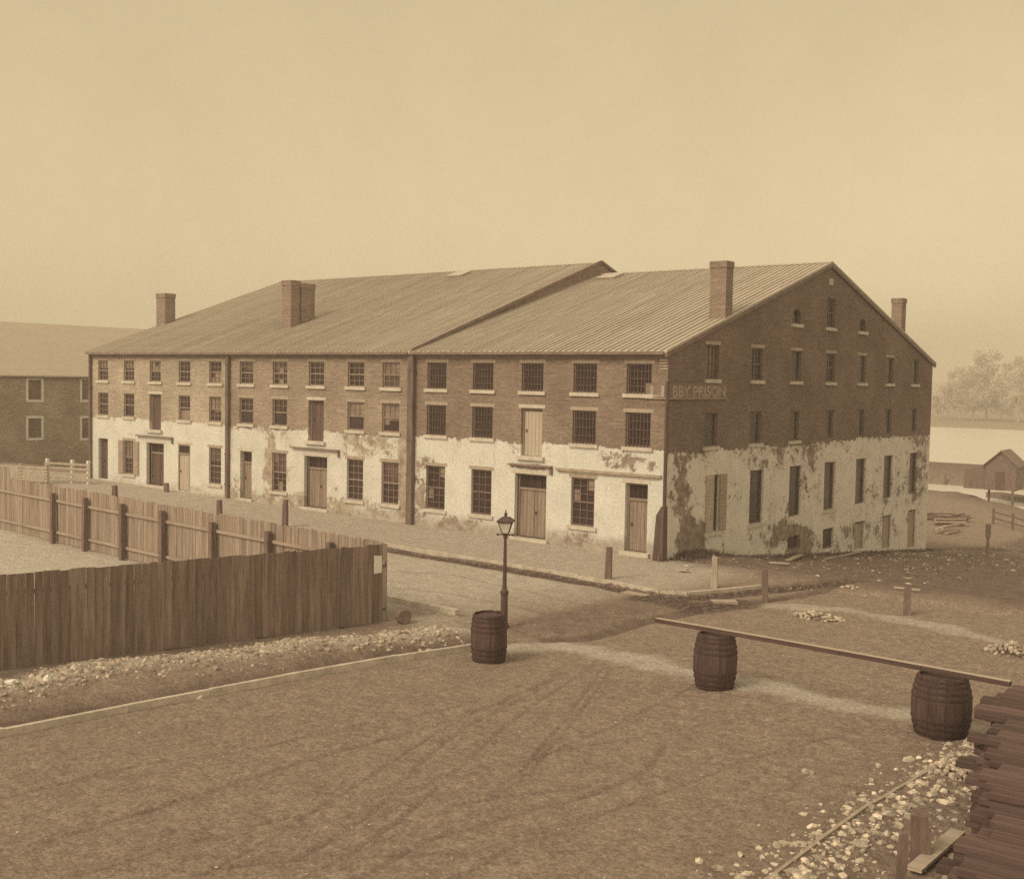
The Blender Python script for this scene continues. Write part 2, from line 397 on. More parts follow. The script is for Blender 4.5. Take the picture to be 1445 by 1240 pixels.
MT = dict(
    ground=ground_mat(), roof=roof_mat(), water=water_mat(),
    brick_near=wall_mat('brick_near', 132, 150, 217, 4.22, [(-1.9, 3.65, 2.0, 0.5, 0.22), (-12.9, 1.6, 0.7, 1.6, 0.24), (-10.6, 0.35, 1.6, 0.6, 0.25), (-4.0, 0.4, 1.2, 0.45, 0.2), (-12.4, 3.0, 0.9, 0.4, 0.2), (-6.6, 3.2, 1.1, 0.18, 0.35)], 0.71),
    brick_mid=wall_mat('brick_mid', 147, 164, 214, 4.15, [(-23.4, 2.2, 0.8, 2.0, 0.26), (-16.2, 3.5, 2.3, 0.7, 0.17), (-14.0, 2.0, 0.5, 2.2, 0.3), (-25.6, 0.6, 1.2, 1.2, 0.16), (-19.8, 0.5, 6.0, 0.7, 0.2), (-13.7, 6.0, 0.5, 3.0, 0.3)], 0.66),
    brick_left=wall_mat('brick_left', 166, 182, 217, 4.2, [(-31, 0.5, 9.0, 0.5, 0.14), (-35.5, 3.4, 2, 0.4, 0.1)], 0.72),  # paler brick: the tenement's own tone plus painted-in lens fading
    brick_gable=wall_mat('brick_gable', 124, 128, 230, 4.08, [(2.2, 0.4, 1.3, 1.2, 0.36), (1.2, 2.6, 1.2, 2.2, 0.16), (10.4, 0.1, 2.9, 0.8, 0.20), (13.5, 2.6, 1.3, 2.0, 0.10), (24.5, 1.2, 6.0, 1.6, 0.07), (28.6, 2.5, 1.6, 3.0, 0.14), (12.5, -0.7, 1.6, 0.9, 0.3), (9.5, 3.6, 4.0, 0.6, 0.1), (20, -0.9, 9, 0.8, 0.1)], 0.63, flip=True),
    brick_plain=wall_mat('brick_plain', 140, 150),
    brick_chimney=wall_mat('brick_chimney', 136, 150),
    brick_nb=wall_mat('brick_neighbour', 168, 168),
    stone=simple('pale_stone', 192, 0.14, 3, rough=0.9, bscale=25),
    lintel=simple('lintel_stone', 164, 0.15, 3, rough=0.9, bscale=25),
    kerb=simple('kerb_stone', 186, 0.22, 2.5, rough=0.9, bscale=20),
    iron=simple('dark_iron', 88, 0.2, 4, rough=0.6, bump=0.1),
    bars=simple('rusty_bars', 96, 0.2, 4, rough=0.7, bump=0.1),
    dark=glass_mat('dark_interior', 58, 72),
    glass=glass_mat('old_glass', 84, 112),
    glass_far=glass_mat('old_glass_far', 118, 146),  # fading painted into the far panes; also serves odd pale panes
    frame=simple('sash_wood', 140, 0.15, 3, (1, 1, .2), bump=0.2),
    frame_dark=simple('sash_dark', 116, 0.15, 3, (1, 1, .2), bump=0.2),
    frame_white=simple('white_window_trim', 222, 0.1, 3, bump=0.2),
    door=simple('door_planks', 138, 0.2, 3, (3, 3, .3), bscale=9, isl=0.1),
    door_dark=simple('door_dark', 98, 0.2, 3, (3, 3, .3), bscale=9, isl=0.1),
    door_pale=simple('door_pale', 176, 0.12, 3, (3, 3, .3), bscale=9, isl=0.06),
    shutter=simple('shutter_wood', 160, 0.15, 3, (1, 1, 6), isl=0.08),
    trim=simple('eave_trim', 128, 0.2, 2), pipe=simple('downspout_wood', 112, 0.25, 2, (2, 2, .4)),
    pipe_dark=simple('downspout_dark', 92, 0.25, 2, (2, 2, .4)),
    fence=simple('fence_boards', 128, 0.3, 2.2, (5, 5, .35), bscale=10, isl=0.2, bump=0.5),
    fence_back=simple('fence_boards_back', 148, 0.26, 2.2, (5, 5, .35), bscale=10, isl=0.16, bump=0.5),
    post=simple('weathered_post', 116, 0.25, 3, (3, 3, .5), bscale=12),
    post_pale=simple('pale_post', 172, 0.2, 3, (3, 3, .5), bscale=12),
    rail=simple('rail_wood', 156, 0.2, 2, (.4, 3, 3), bscale=10),
    barrel=simple('barrel_staves', 84, 0.3, 2.2, (4, 4, .5), bscale=9, isl=0.22, rough=0.75, bump=0.45),
    hoop=simple('barrel_hoop', 72, 0.25, 6, rough=0.55, bump=0.2),
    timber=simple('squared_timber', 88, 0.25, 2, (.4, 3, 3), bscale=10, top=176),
    lumber=simple('lumber_planks', 90, 0.35, 2.0, (.3, 4, 4), bscale=9, isl=0.05, bump=0.5, orand=0.28),
    rubble=simple('rubble_stone', 168, 0.45, 6, bscale=30, isl=0.35),
    rubble_pale=simple('rubble_pale', 208, 0.25, 6, bscale=30, isl=0.25),
    roof_pale=simple('pale_slate', 178, 0.06, 1.5, bump=0.1),
    rubble_dull=simple('rubble_dull', 178, 0.45, 6, bscale=30, isl=0.4),
    rubble_heap=simple('rubble_heap', 170, 0.35, 6, bscale=30, isl=0.4),
    stone_dark=simple('dark_block', 118, 0.25, 4, bscale=20),
    paper=simple('notice_paper', 224, 0.05, 3, bump=0.05),
    sign=simple('sign_board', 128, 0.15, 3, (.6, .6, 3), bscale=14),
    letters=simple('sign_letters', 164, 0.35, 9, bump=0.1),
    weeds=simple('dry_weeds', 108, 0.3, 3, isl=0.4, bump=0),
    leaf=simple('tree_leaf', 172, 0.3, 0.3, isl=0.35, bump=0), bark=simple('tree_bark', 172, 0.2, 2),  # crowns and trunks toned pale, distance haze painted into their colour
    plank=simple('loose_plank', 170, 0.2, 2, (.5, 4, 4), isl=0.15),
    shed=simple('shed_boards', 118, 0.2, 2, (3, 3, .5), isl=0.1),
    lamp_glass=glass_mat('lantern_glass', 205, 222),
)

# ------------------------------------------------------------------ mesh helpers
class MB:
    def __init__(s): s.v = []; s.f = []; s.uv = []; s.mi = []
    def face(s, pts, uvs=None, mi=0):
        i = len(s.v); s.v += [tuple(p) for p in pts]; s.f.append(tuple(range(i, i + len(pts)))); s.mi.append(mi)
        s.uv.append(uvs if uvs else [(0, 0)] * len(pts))
    def box8(s, P, uvm=False, mi=0):
        """P: 8 corners, bottom ring then top ring (both counter-clockwise from above)"""
        i = len(s.v); s.v += [tuple(p) for p in P]
        for f in ((3, 2, 1, 0), (4, 5, 6, 7), (0, 1, 5, 4), (1, 2, 6, 5), (2, 3, 7, 6), (3, 0, 4, 7)):
            s.f.append(tuple(i + k for k in f)); s.mi.append(mi)
            a, b, c, d = [Vector(P[k]) for k in f]
            w = (b - a).length; h = (d - a).length
            s.uv.append([(0, 0), (w, 0), (w, h), (0, h)])
    def box(s, x0, x1, y0, y1, z0, z1, M=None, mi=0):
        P = [(x0, y0, z0), (x1, y0, z0), (x1, y1, z0), (x0, y1, z0), (x0, y0, z1), (x1, y0, z1), (x1, y1, z1), (x0, y1, z1)]
        if M is not None: P = [M @ Vector(p) for p in P]
        s.box8(P, mi=mi)
    def beam(s, a, b, w, h, up=Vector((0, 0, 1)), mi=0):
        a = Vector(a); b = Vector(b); d = (b - a).normalized()
        r = d.cross(up)
        if r.length < 1e-4: r = Vector((1, 0, 0))
        r.normalize(); u = r.cross(d).normalized()
        P = [a - r * w / 2 - u * h / 2, a + r * w / 2 - u * h / 2, b + r * w / 2 - u * h / 2, b - r * w / 2 - u * h / 2]
        P += [p + u * h for p in P]
        s.box8(P, mi=mi)
    def lathe(s, prof, n=16, M=None, rot=0.0, cap=True):
        i0 = len(s.v)
        for r, z in prof:
            for k in range(n):
                a = rot + 2 * math.pi * k / n
                p = Vector((r * math.cos(a), r * math.sin(a), z))
                s.v.append(tuple(M @ p if M is not None else p))
        for j in range(len(prof) - 1):
            for k in range(n):
                q = (i0 + j * n + k, i0 + j * n + (k + 1) % n, i0 + (j + 1) * n + (k + 1) % n, i0 + (j + 1) * n + k)
                s.f.append(q); s.uv.append([(0, 0)] * 4); s.mi.append(0)
        if cap:
            s.f.append(tuple(i0 + k for k in range(n))[::-1]); s.uv.append([(0, 0)] * n); s.mi.append(0)
            e = i0 + (len(prof) - 1) * n
            s.f.append(tuple(e + k for k in range(n))); s.uv.append([(0, 0)] * n); s.mi.append(0)
    def build(s, name, mat, parent=None, smooth=False, loc=None):
        me = bpy.data.meshes.new(name)
        me.from_pydata(s.v, [], s.f); 
        uvl = me.uv_layers.new(name='UVMap')
        flat = [c for f in s.uv for p in f for c in p]
        uvl.data.foreach_set('uv', flat)
        mats = mat if isinstance(mat, (list, tuple)) else [mat]
        for q in mats: me.materials.append(q)
        if len(mats) > 1: me.polygons.foreach_set('material_index', s.mi)
        if smooth: me.polygons.foreach_set('use_smooth', [True] * len(me.polygons))
        me.update()
        o = bpy.data.objects.new(name, me); COL.objects.link(o)
        if loc is not None: o.location = loc
        if parent is not None: o.parent = parent
        return o

def tag(o, label=None, cat=None, group=None, kind=None):
    for k, v in (('label', label), ('category', cat), ('group', group), ('kind', kind)):
        if v: o[k] = v
    return o
def empty(name, loc=(0, 0, 0), rz=0.0, label=None, cat=None, group=None, kind=None):
    o = bpy.data.objects.new(name, None); COL.objects.link(o); o.location = loc; o.rotation_euler = (0, 0, rz)
    o.empty_display_size = 0.3
    return tag(o, label, cat, group, kind)
def dup(root, loc, rz):
    r = root.copy(); COL.objects.link(r); r.location = loc; r.rotation_euler = (0, 0, rz)
    for ch in list(root.children):
        c = ch.copy(); COL.objects.link(c); c.parent = r
        for g in list(ch.children):
            d = g.copy(); COL.objects.link(d); d.parent = c
    return r

# ------------------------------------------------------------------ ground sheet
def axis(parts, far):
    a = []
    for lo, hi, st in parts: a += list(np.arange(lo, hi, st))
    a.append(parts[-1][1])
    lo, hi = a[0], a[-1]; st = parts[0][2]; left = []; x = lo
    while x > -far: st *= 1.16; x -= st; left.append(x)
    st = parts[-1][2]; right = []; x = hi
    while x < far: st *= 1.16; x += st; right.append(x)
    return np.array(left[::-1] + a + right)
AX = axis([(-50, -4, 0.4), (-4, 0, 0.12), (0, 19, 0.062), (19, 40, 0.3)], 1150)
AY = axis([(-44, -32, 0.25), (-32, -12, 0.062), (-12, -10, 0.085), (-10, -3.5, 0.1), (-3.5, 3, 0.16), (3, 90, 0.5)], 1150)
gx, gy = np.meshgrid(AX, AY)
gh, gp, gd, gc, gr = terrain(gx.ravel(), gy.ravel())
nx, ny = len(AX), len(AY)
me = bpy.data.meshes.new('ground')
me.vertices.add(nx * ny)
co = np.empty((nx * ny, 3), np.float32); co[:, 0] = gx.ravel(); co[:, 1] = gy.ravel(); co[:, 2] = gh
me.vertices.foreach_set('co', co.ravel())
ii = np.arange((ny - 1) * (nx - 1)); r_, c_ = ii // (nx - 1), ii % (nx - 1)
q = np.stack([r_ * nx + c_, r_ * nx + c_ + 1, (r_ + 1) * nx + c_ + 1, (r_ + 1) * nx + c_], 1).astype(np.int32)
me.loops.add(q.size); me.loops.foreach_set('vertex_index', q.ravel())
me.polygons.add(len(q)); me.polygons.foreach_set('loop_start', np.arange(0, q.size, 4, dtype=np.int32)); me.polygons.foreach_set('use_smooth', np.ones(len(q), bool))
me.update(); me.validate()
for nm, arr in (('pale', gp), ('dark', gd), ('cob', gc), ('rut', gr)):
    a = me.attributes.new(nm, 'FLOAT', 'POINT'); a.data.foreach_set('value', arr.astype(np.float32))
me.materials.append(MT['ground'])
go = bpy.data.objects.new('ground', me); COL.objects.link(go); tag(go, kind='structure')

w = MB(); w.face([(-1140, 50, WATER), (1140, 50, WATER), (1140, 420, WATER), (-1140, 420, WATER)])
tag(w.build('river', MT['water']), kind='structure')

# ------------------------------------------------------------------ kerbs
def kerb(name, pts, width, depth, top, step=1.2, mat='kerb', side=0.0):
    m = MB()
    for (ax, ay), (bx, by) in zip(pts[:-1], pts[1:]):
        L = math.hypot(bx - ax, by - ay); n = max(1, int(round(L / step)))
        dx, dy = (bx - ax) / L, (by - ay) / L
        for k in range(n):
            t0, t1 = k / n * L + 0.006, (k + 1) / n * L - 0.006
            j = random.uniform(-0.012, 0.012); jz = random.uniform(-0.012, 0.012)
            P = []
            for zt in (0, 1):
                for t, s in ((t0, 0), (t1, 0), (t1, 1), (t0, 1)):
                    x = ax + dx * t + dy * (side + j + (0.5 - s) * width); y = ay + dy * t - dx * (side + j + (0.5 - s) * width)
                    zb = float(base_h(x, y)) + top + jz
                    P.append((x, y, zb if zt else zb - depth))
            m.box8([P[0], P[1], P[2], P[3], P[4], P[5], P[6], P[7]])
    return tag(m.build(name, MT[mat]), kind='structure')
kerb('pavement_kerb', KERB[:-2], 0.16, 0.5, 0.02)
kerb('pavement_kerb', KERB_FAR, 0.2, 0.5, 0.03)
kerb('road_kerb', KERB_ROAD, 0.12, 0.5, 0.015, 2.4)
kerb('road_kerb', KERB_R, 0.06, 0.5, -0.012, 0.9, 'lintel')
for u, v, a in ((895, 832, 0.2), (1018, 843, 0.5), (1015, 838, 0.3)):
    pass

# ------------------------------------------------------------------ warehouse
HE, HR, YR, D, HB = 8.1, 12.74, 14.9, 30.13, 8.3
L3 = 13.4
HRM = 13.4
wh = empty('warehouse', (0, 0, 0), label='long three storey brick warehouse with whitewashed ground floor and metal roof', cat='warehouse')

class Fr:
    def __init__(s, o, sd, nd): s.o = Vector(o); s.s = Vector(sd); s.n = Vector(nd)
    def P(s, a, z, d=0.0): return s.o + s.s * a + s.n * d + Vector((0, 0, z))
FRONT = Fr((0, 0, 0), (1, 0, 0), (0, -1, 0))
GAB = Fr((0, 0, 0), (0, 1, 0), (1, 0, 0))

def fbox(mb, fr, a0, a1, z0, z1, d0, d1):
    mb.box8([fr.P(a0, z0, d1), fr.P(a1, z0, d1), fr.P(a1, z0, d0), fr.P(a0, z0, d0), fr.P(a0, z1, d1), fr.P(a1, z1, d1), fr.P(a1, z1, d0), fr.P(a0, z1, d0)])

def clip(poly, a, b, c):
    out = []
    for i in range(len(poly)):
        p, q = poly[i], poly[(i + 1) % len(poly)]
        fp = a * p[0] + b * p[1] - c; fq = a * q[0] + b * q[1] - c
        if fp <= 0: out.append(p)
        if fp * fq < 0:
            t = fp / (fp - fq); out.append((p[0] + t * (q[0] - p[0]), p[1] + t * (q[1] - p[1])))
    return out

def wall(name, fr, a0, a1, z0, z1, ops, mat, parent, reveal=0.2, clips=(), arch=()):
    mb = MB()
    A = sorted({a0, a1, *[v for o in ops for v in o[:2]]}); Z = sorted({z0, z1, *[v for o in ops for v in o[2:4]]})
    for i in range(len(A) - 1):
        for j in range(len(Z) - 1):
            ca, cz = (A[i] + A[i + 1]) / 2, (Z[j] + Z[j + 1]) / 2
            if any(o[0] < ca < o[1] and o[2] < cz < o[3] for o in ops): continue
            poly = [(A[i], Z[j]), (A[i + 1], Z[j]), (A[i + 1], Z[j + 1]), (A[i], Z[j + 1])]
            for c in clips:
                poly = clip(poly, *c)
                if len(poly) < 3: break
            if len(poly) >= 3: mb.face([fr.P(*p) for p in poly], list(poly))
    for o in ops:
        b0, b1, y0, y1 = o[:4]
        for (p, q) in (((b0, y0), (b0, y1)), ((b0, y1), (b1, y1)), ((b1, y1), (b1, y0)), ((b1, y0), (b0, y0))):
            mb.face([fr.P(*p), fr.P(*q), fr.P(q[0], q[1], -reveal), fr.P(p[0], p[1], -reveal)], [p, q, (q[0] + .1, q[1] + .1), (p[0] + .1, p[1] + .1)])
        if len(o) > 4 and o[4] == 'arch':      # brick spandrels of a round head
            cx = (b0 + b1) / 2; r = (b1 - b0) / 2; cz = y1 - r
            for sgn in (-1, 1):
                prev = None
                for k in range(9):
                    a = math.pi / 2 * k / 8
                    p = (cx + sgn * r * math.sin(a), cz + r * math.cos(a))
                    if prev:
                        cor = (cx + sgn * r, y1)
                        mb.face([fr.P(*prev), fr.P(*p), fr.P(*cor)], [prev, p, cor])
                        mb.face([fr.P(*prev), fr.P(*p), fr.P(*p, -reveal), fr.P(*prev, -reveal)], [prev, p, p, prev])
                    prev = p
    return mb.build(name, mat, parent)

def window(fr, a0, a1, z0, z1, parent, style='sash', pane='glass', fmat='frame', sill=True, lintel=True, rec=0.13, rows=3, cols=3, lowered=0.0):
    mb = MB(); e = 0.003
    mb.face([fr.P(a0, z0, -rec), fr.P(a1, z0, -rec), fr.P(a1, z1, -rec), fr.P(a0, z1, -rec)])
    if style in ('sash', 'half') and fr is FRONT:
        mb = MB(); zs = z0 + (z1 - z0) * random.choice((.5, .5, .62, .4))
        for (za, zb_, k) in ((z0, zs, random.choice((0, 0, 1))), (zs, z1, random.choice((0, 1, 1, 2)))):
            mb.face([fr.P(a0, za, -rec), fr.P(a1, za, -rec), fr.P(a1, zb_, -rec), fr.P(a0, zb_, -rec)], mi=k)
        for _ in range(random.choice((0, 0, 1, 2))):          # odd pane: paper, dirt or a broken light
            ci, ri = random.randrange(3), random.randrange(4); x0, x1 = a0 + (a1 - a0) * ci / 3, a0 + (a1 - a0) * (ci + 1) / 3
            y0_, y1_ = z0 + (z1 - z0) * ri / 4, z0 + (z1 - z0) * (ri + 1) / 4
            mb.face([fr.P(x0, y0_, -rec + .002), fr.P(x1, y0_, -rec + .002), fr.P(x1, y1_, -rec + .002), fr.P(x0, y1_, -rec + .002)], mi=random.choice((0, 2, 2)))
        w = mb.build('window', [MT['dark'], MT[pane], MT['glass_far']], parent)
    else:
        w = mb.build('window', MT[pane], parent)
    f = MB(); t = 0.07
    d0, d1 = -rec + 0.004, -rec + 0.06
    fbox(f, fr, a0, a0 + t, z0, z1, d0, d1); fbox(f, fr, a1 - t, a1, z0, z1, d0, d1)
    fbox(f, fr, a0 + t, a1 - t, z1 - t, z1, d0, d1); fbox(f, fr, a0 + t, a1 - t, z0, z0 + t, d0, d1)
    if style in ('sash', 'half'):
        zm = (z0 + z1) / 2
        fbox(f, fr, a0 + t, a1 - t, zm - 0.035, zm + 0.035, d0, d1 - 0.01)
        for k in range(1, cols):
            c = a0 + t + (a1 - a0 - 2 * t) * k / cols
            fbox(f, fr, c - 0.014, c + 0.014, (zm if style == 'half' else z0 + t) , z1 - t, d0, d1 - 0.025)
        for k in range(1, 2 * (rows - 1)):
            z = z0 + (z1 - z0) * k / (2 * (rows - 1))
            if style == 'half' and z < zm: continue
            fbox(f, fr, a0 + t, a1 - t, z - 0.013, z + 0.013, d0, d1 - 0.03)
    f.build('frame', MT[fmat], w)
    if style == 'bars':
        b = MB(); n = 7
        for k in range(1, n):
            c = a0 + (a1 - a0) * k / n
            fbox(b, fr, c - 0.016, c + 0.016, z0, z1, -0.055, -0.025)
        for k in (1, 2, 3):
            z = z0 + (z1 - z0) * k / 4
            fbox(b, fr, a0, a1, z - 0.018, z + 0.018, -0.07, -0.055)
        b.build('bars', MT['bars'], w)
    if sill:
        s = MB(); j = random.uniform(-.02, .02)
        fbox(s, fr, a0 - 0.13, a1 + 0.13 + j, z0 - 0.15, z0 - 0.002, -0.05, 0.09); s.build('sill', MT['stone'], w)
    if lintel:
        s = MB(); fbox(s, fr, a0 - 0.12, a1 + 0.12, z1 + 0.003, z1 + 0.15, -0.05, 0.012); s.build('lintel', MT['lintel'], w)
    return w

def shutter(fr, a0, a1, z0, z1, win, ang=0.0, mat='shutter'):
    s = MB()
    fbox(s, fr, a0, a1, z0, z1, 0.02, 0.06)
    n = 14
    for k in range(n):
        z = z0 + 0.06 + (z1 - z0 - 0.12) * k / n
        fbox(s, fr, a0 + 0.05, a1 - 0.05, z, z + (z1 - z0) / n * 0.55, 0.06, 0.075)
    s.build('shutter', MT[mat], win)

def door(fr, a0, a1, z0, z1, parent, mat='door', transom=True, leaves=1, rec=0.16, sill=True, tz=0.75, lintel=True):
    mb = MB(); zt = z0 + (z1 - z0) * tz if transom else z1 - 0.08
    n = max(3, int((a1 - a0) / 0.2)); 
    for k in range(n):
        x0, x1 = a0 + 0.08 + (a1 - a0 - .16) * k / n, a0 + 0.08 + (a1 - a0 - .16) * (k + 1) / n
        if leaves == 2 and k == n // 2: x0 += 0.02
        fbox(mb, fr, x0 + 0.006, x1 - 0.006, z0 + 0.02, zt - 0.05, -rec - 0.04, -rec + random.uniform(0, 0.008))
    d = mb.build('door', MT[mat], parent)
    f = MB()
    fbox(f, fr, a0, a0 + .08, z0, z1, -rec - .06, -rec + .05); fbox(f, fr, a1 - .08, a1, z0, z1, -rec - .06, -rec + .05)
    fbox(f, fr, a0 + .08, a1 - .08, z1 - .08, z1, -rec - .06, -rec + .05)
    if transom: fbox(f, fr, a0 + .08, a1 - .08, zt - .05, zt + .05, -rec - .06, -rec + .06)
    f.build('frame', MT['frame'], d)
    if transom:
        t = MB(); t.face([fr.P(a0 + .08, zt + .05, -rec - .02), fr.P(a1 - .08, zt + .05, -rec - .02), fr.P(a1 - .08, z1 - .08, -rec - .02), fr.P(a0 + .08, z1 - .08, -rec - .02)])
        for k in (1, 2, 3):
            c = a0 + .08 + (a1 - a0 - .16) * k / 4; fbox(t, fr, c - .012, c + .012, zt + .05, z1 - .08, -rec - .015, -rec + .01)
        t.build('transom', MT['dark'], d)
    h = MB(); c = a0 + .2 if leaves == 1 else (a0 + a1) / 2 + .1
    fbox(h, fr, c - .03, c + .03, z0 + 1.0, z0 + 1.12, -rec + .01, -rec + .05); h.build('handle', MT['iron'], d)
    back = MB(); back.face([fr.P(a0, z0, -rec - .07), fr.P(a1, z0, -rec - .07), fr.P(a1, z1, -rec - .07), fr.P(a0, z1, -rec - .07)]); back.build('backing', MT['dark'], d)
    if sill:
        s = MB(); fbox(s, fr, a0 - .15, a1 + .15, z0 - .16, z0 - .002, -.08, .14); s.build('sill', MT['stone'], d)
    if lintel:
        s = MB(); fbox(s, fr, a0 - .14, a1 + .14, z1 + .003, z1 + .15, -.05, .013); s.build('lintel', MT['stone'], d)
    return d

# measured openings of the street front: centre of each bay, half width .58
Z3, Z2, Z1 = (6.39, 7.57), (4.31, 5.66), (0.95, 2.92)
bays = {0: [-11.98, -9.27, -6.56, -3.87, -1.3], 1: [-25.42, -22.75, -20.0, -17.2, -14.85], 2: [-38.85, -36.15, -33.55, -30.8, -28.05]}
hw = {0: 0.58, 1: 0.56, 2: 0.53}
front_ops = {0: [], 1: [], 2: []}
plan = []
for s in (0, 1, 2):
    for i, c in enumerate(bays[s]):
        a, b = c - hw[s], c + hw[s]
        plan.append((s, i, 'w3', a, b, *Z3))
        if i == 2: plan.append((s, i, 'load', c - 0.56, c + 0.56, 3.66, 5.68))
        else: plan.append((s, i, 'w2', a, b, *Z2))
        gz = float(base_h(c, 0))
        if i == 2: plan.append((s, i, 'dd', c - 0.84, c + 0.84, gz + 0.12, 2.9))
        elif (s, i) == (0, 4): plan.append((s, i, 'd', c - 0.52, c + 0.52, gz + 0.16, 2.88))
        elif (s, i) == (1, 0): plan.append((s, i, 'd', c - 0.48, c + 0.48, gz + 0.1, 2.87))
        elif (s, i) == (2, 0): plan.append((s, i, 'dopen', c - 0.5, c + 0.5, gz + 0.08, 2.93))
        elif (s, i) == (2, 3): plan.append((s, i, 'dpale', c - 0.55, c + 0.55, gz + 0.06, 2.96))
        else: plan.append((s, i, 'w1', a, b, *Z1))
for pl in plan: front_ops[pl[0]].append(tuple(pl[3:7]))
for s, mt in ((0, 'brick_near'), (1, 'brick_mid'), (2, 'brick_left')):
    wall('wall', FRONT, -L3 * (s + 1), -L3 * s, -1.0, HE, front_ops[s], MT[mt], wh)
for s, i, k, a, b, z0, z1 in plan:
    far = s == 2
    pane = 'glass_far' if far else 'glass'
    if k in ('w3', 'w2'):
        if s == 0:
            st = 'bars'
            window(FRONT, a, b, z0, z1, wh, st, 'dark', 'frame_dark')
        else:
            st = 'half' if (k == 'w2' and random.random() < 0.7) else 'sash'
            window(FRONT, a, b, z0, z1, wh, st, pane if random.random() < 0.6 else 'dark', 'frame')
    elif k == 'w1':
        w_ = window(FRONT, a, b, z0, z1, wh, 'sash', 'glass' if s else 'dark', 'frame_dark' if s == 0 else 'frame', cols=3, rows=4)
        if (s, i) == (2, 1):
            shutter(FRONT, a - 0.5, a + 0.02, z0, z1, w_); shutter(FRONT, b - 0.02, b + 0.5, z0, z1, w_)
    elif k == 'load':
        if s == 0: door(FRONT, a, b, z0, z1, wh, 'door_pale', False, lintel=True)
        else: door(FRONT, a, b, z0, z1, wh, 'door_dark', False, lintel=True, rec=0.22)
    elif k == 'dd': door(FRONT, a, b, z0, z1, wh, 'door' if s < 2 else 'door_dark', True, 2, tz=0.76, rec=0.3 if s < 2 else 0.34)
    elif k == 'd': door(FRONT, a, b, z0, z1, wh, 'door', True, 1, tz=0.76, rec=0.24)
    elif k == 'dopen': door(FRONT, a, b, z0, z1, wh, 'door_dark', False, 1, rec=0.3, sill=False, lintel=False)
    elif k == 'dpale': door(FRONT, a, b, z0, z1, wh, 'door_pale', True, 1, rec=0.06, tz=0.8, sill=False)

# ledge board over the right hand bays, hoist ledges above the double doors
m = MB(); fbox(m, FRONT, -5.2, -0.16, 3.17, 3.27, 0.003, 0.11); fbox(m, FRONT, -5.1, -0.3, 3.10, 3.17, 0.003, 0.06); m.build('ledge', MT['lintel'], wh)
for s in (0, 1, 2):
    c = bays[s][2]; m = MB(); wd = 1.15 if s == 0 else 1.75
    fbox(m, FRONT, c - wd, c + wd, 3.24, 3.31, 0.003, 0.16)
    fbox(m, FRONT, c + wd - .1, c + wd, 2.95, 3.24, 0.003, 0.1)
    m.build('hoist_ledge', MT['trim'], wh)

# gable end
gw = [3.5, 7.46, 11.42, 15.36, 19.33, 23.24, 27.2]
gplan = []; gops = []
for i, c in enumerate(gw):
    h3 = 0.52 if i < 2 else 0.5
    gplan.append((i, 'g3', c - h3, c + h3, 7.02, 8.42)); gplan.append((i, 'g2', c - h3, c + h3, 4.28, 5.66))
    gplan.append((i, 'g1', c - (0.55 if i == 0 else .66) + .3, c + (0.55 if i == 0 else .66) + .3, 0.74, 3.1))
    if i >= 2:
        zb = float(base_h(0, c)) + 0.1
        gplan.append((i, 'g0', c + .35 - 0.66, c + .35 + 0.66, zb if i > 3 else zb + .1, -0.18))
gplan.append((0, 'a0', 14.7, 15.65, 9.66, 11.08))
gplan.append((0, 'arch', 10.85, 11.78, 9.65, 10.35, 'arch')); gplan.append((1, 'arch', 18.75, 19.68, 9.65, 10.3, 'arch'))
gplan.append((0, 'hole', 14.8, 15.2, 11.7, 12.02))
gops = [tuple(g[2:]) for g in gplan if g[1] != 'hole']
mF = (HR - HE) / YR; mB = (HR - HB) / (D - YR)
wall('wall', GAB, 0, D, -4.5, 13, gops, MT['brick_gable'], wh, clips=[(-mF, 1, HE - 0.03), (mB, 1, HR + mB * YR - 0.03)])
for g in gplan:
    i, k, a, b, z0, z1 = g[:6]
    if k in ('g3', 'g2'):
        window(GAB, a, b, z0, z1, wh, 'sash' if k == 'g3' and i in (0, 1, 3) else 'plain', 'glass' if (k == 'g3' and i == 0) else 'dark', 'frame_dark', rec=0.12, lintel=(k == 'g3' and i < 6), sill=(k == 'g3' or i < 3))
    elif k == 'g1':
        w_ = window(GAB, a, b, z0, z1, wh, 'plain', 'dark', 'frame_dark', sill=i in (0, 1, 3), lintel=False, rec=0.16)
        if i == 0:
            shutter(GAB, a - 0.05, a + 0.55, z0, z1, w_, mat='door_pale'); shutter(GAB, b - 0.02, b + 0.56, z0, z1, w_)
    elif k == 'g0':
        if i in (2, 3): window(GAB, a, b, z0, z1, wh, 'plain', 'dark', 'frame_dark', sill=False, lintel=False, rec=0.17)
        else: door(GAB, a, b, z0, z1, wh, 'shutter', False, 1, 0.12, sill=False, lintel=False)
    elif k == 'a0': window(GAB, a, b, z0, z1, wh, 'sash', 'dark', 'frame_dark', lintel=False)
    elif k == 'arch': window(GAB, a, b, z0, z1, wh, 'plain', 'dark', 'frame_dark', lintel=False, rec=0.16)
m = MB(); fbox(m, GAB, 14.8, 15.2, 11.7, 12.02, 0.003, 0.05); m.build('date_stone', MT['stone'], wh)
# rear and left end walls (plain)
REAR = Fr((0, D, 0), (-1, 0, 0), (0, 1, 0)); wall('wall', REAR, 0, 3 * L3, -4.5, HB, [], MT['brick_plain'], wh)
ENDL = Fr((-3 * L3, 0, 0), (0, 1, 0), (-1, 0, 0))
mFm = (HRM - HE) / YR; mBm = (HRM - HB) / (D - YR)
wall('wall', ENDL, 0, D, -4.5, 14, [], MT['brick_left'], wh, clips=[(-mFm, 1, HE - 0.03), (mBm, 1, HRM + mBm * YR - 0.03)])
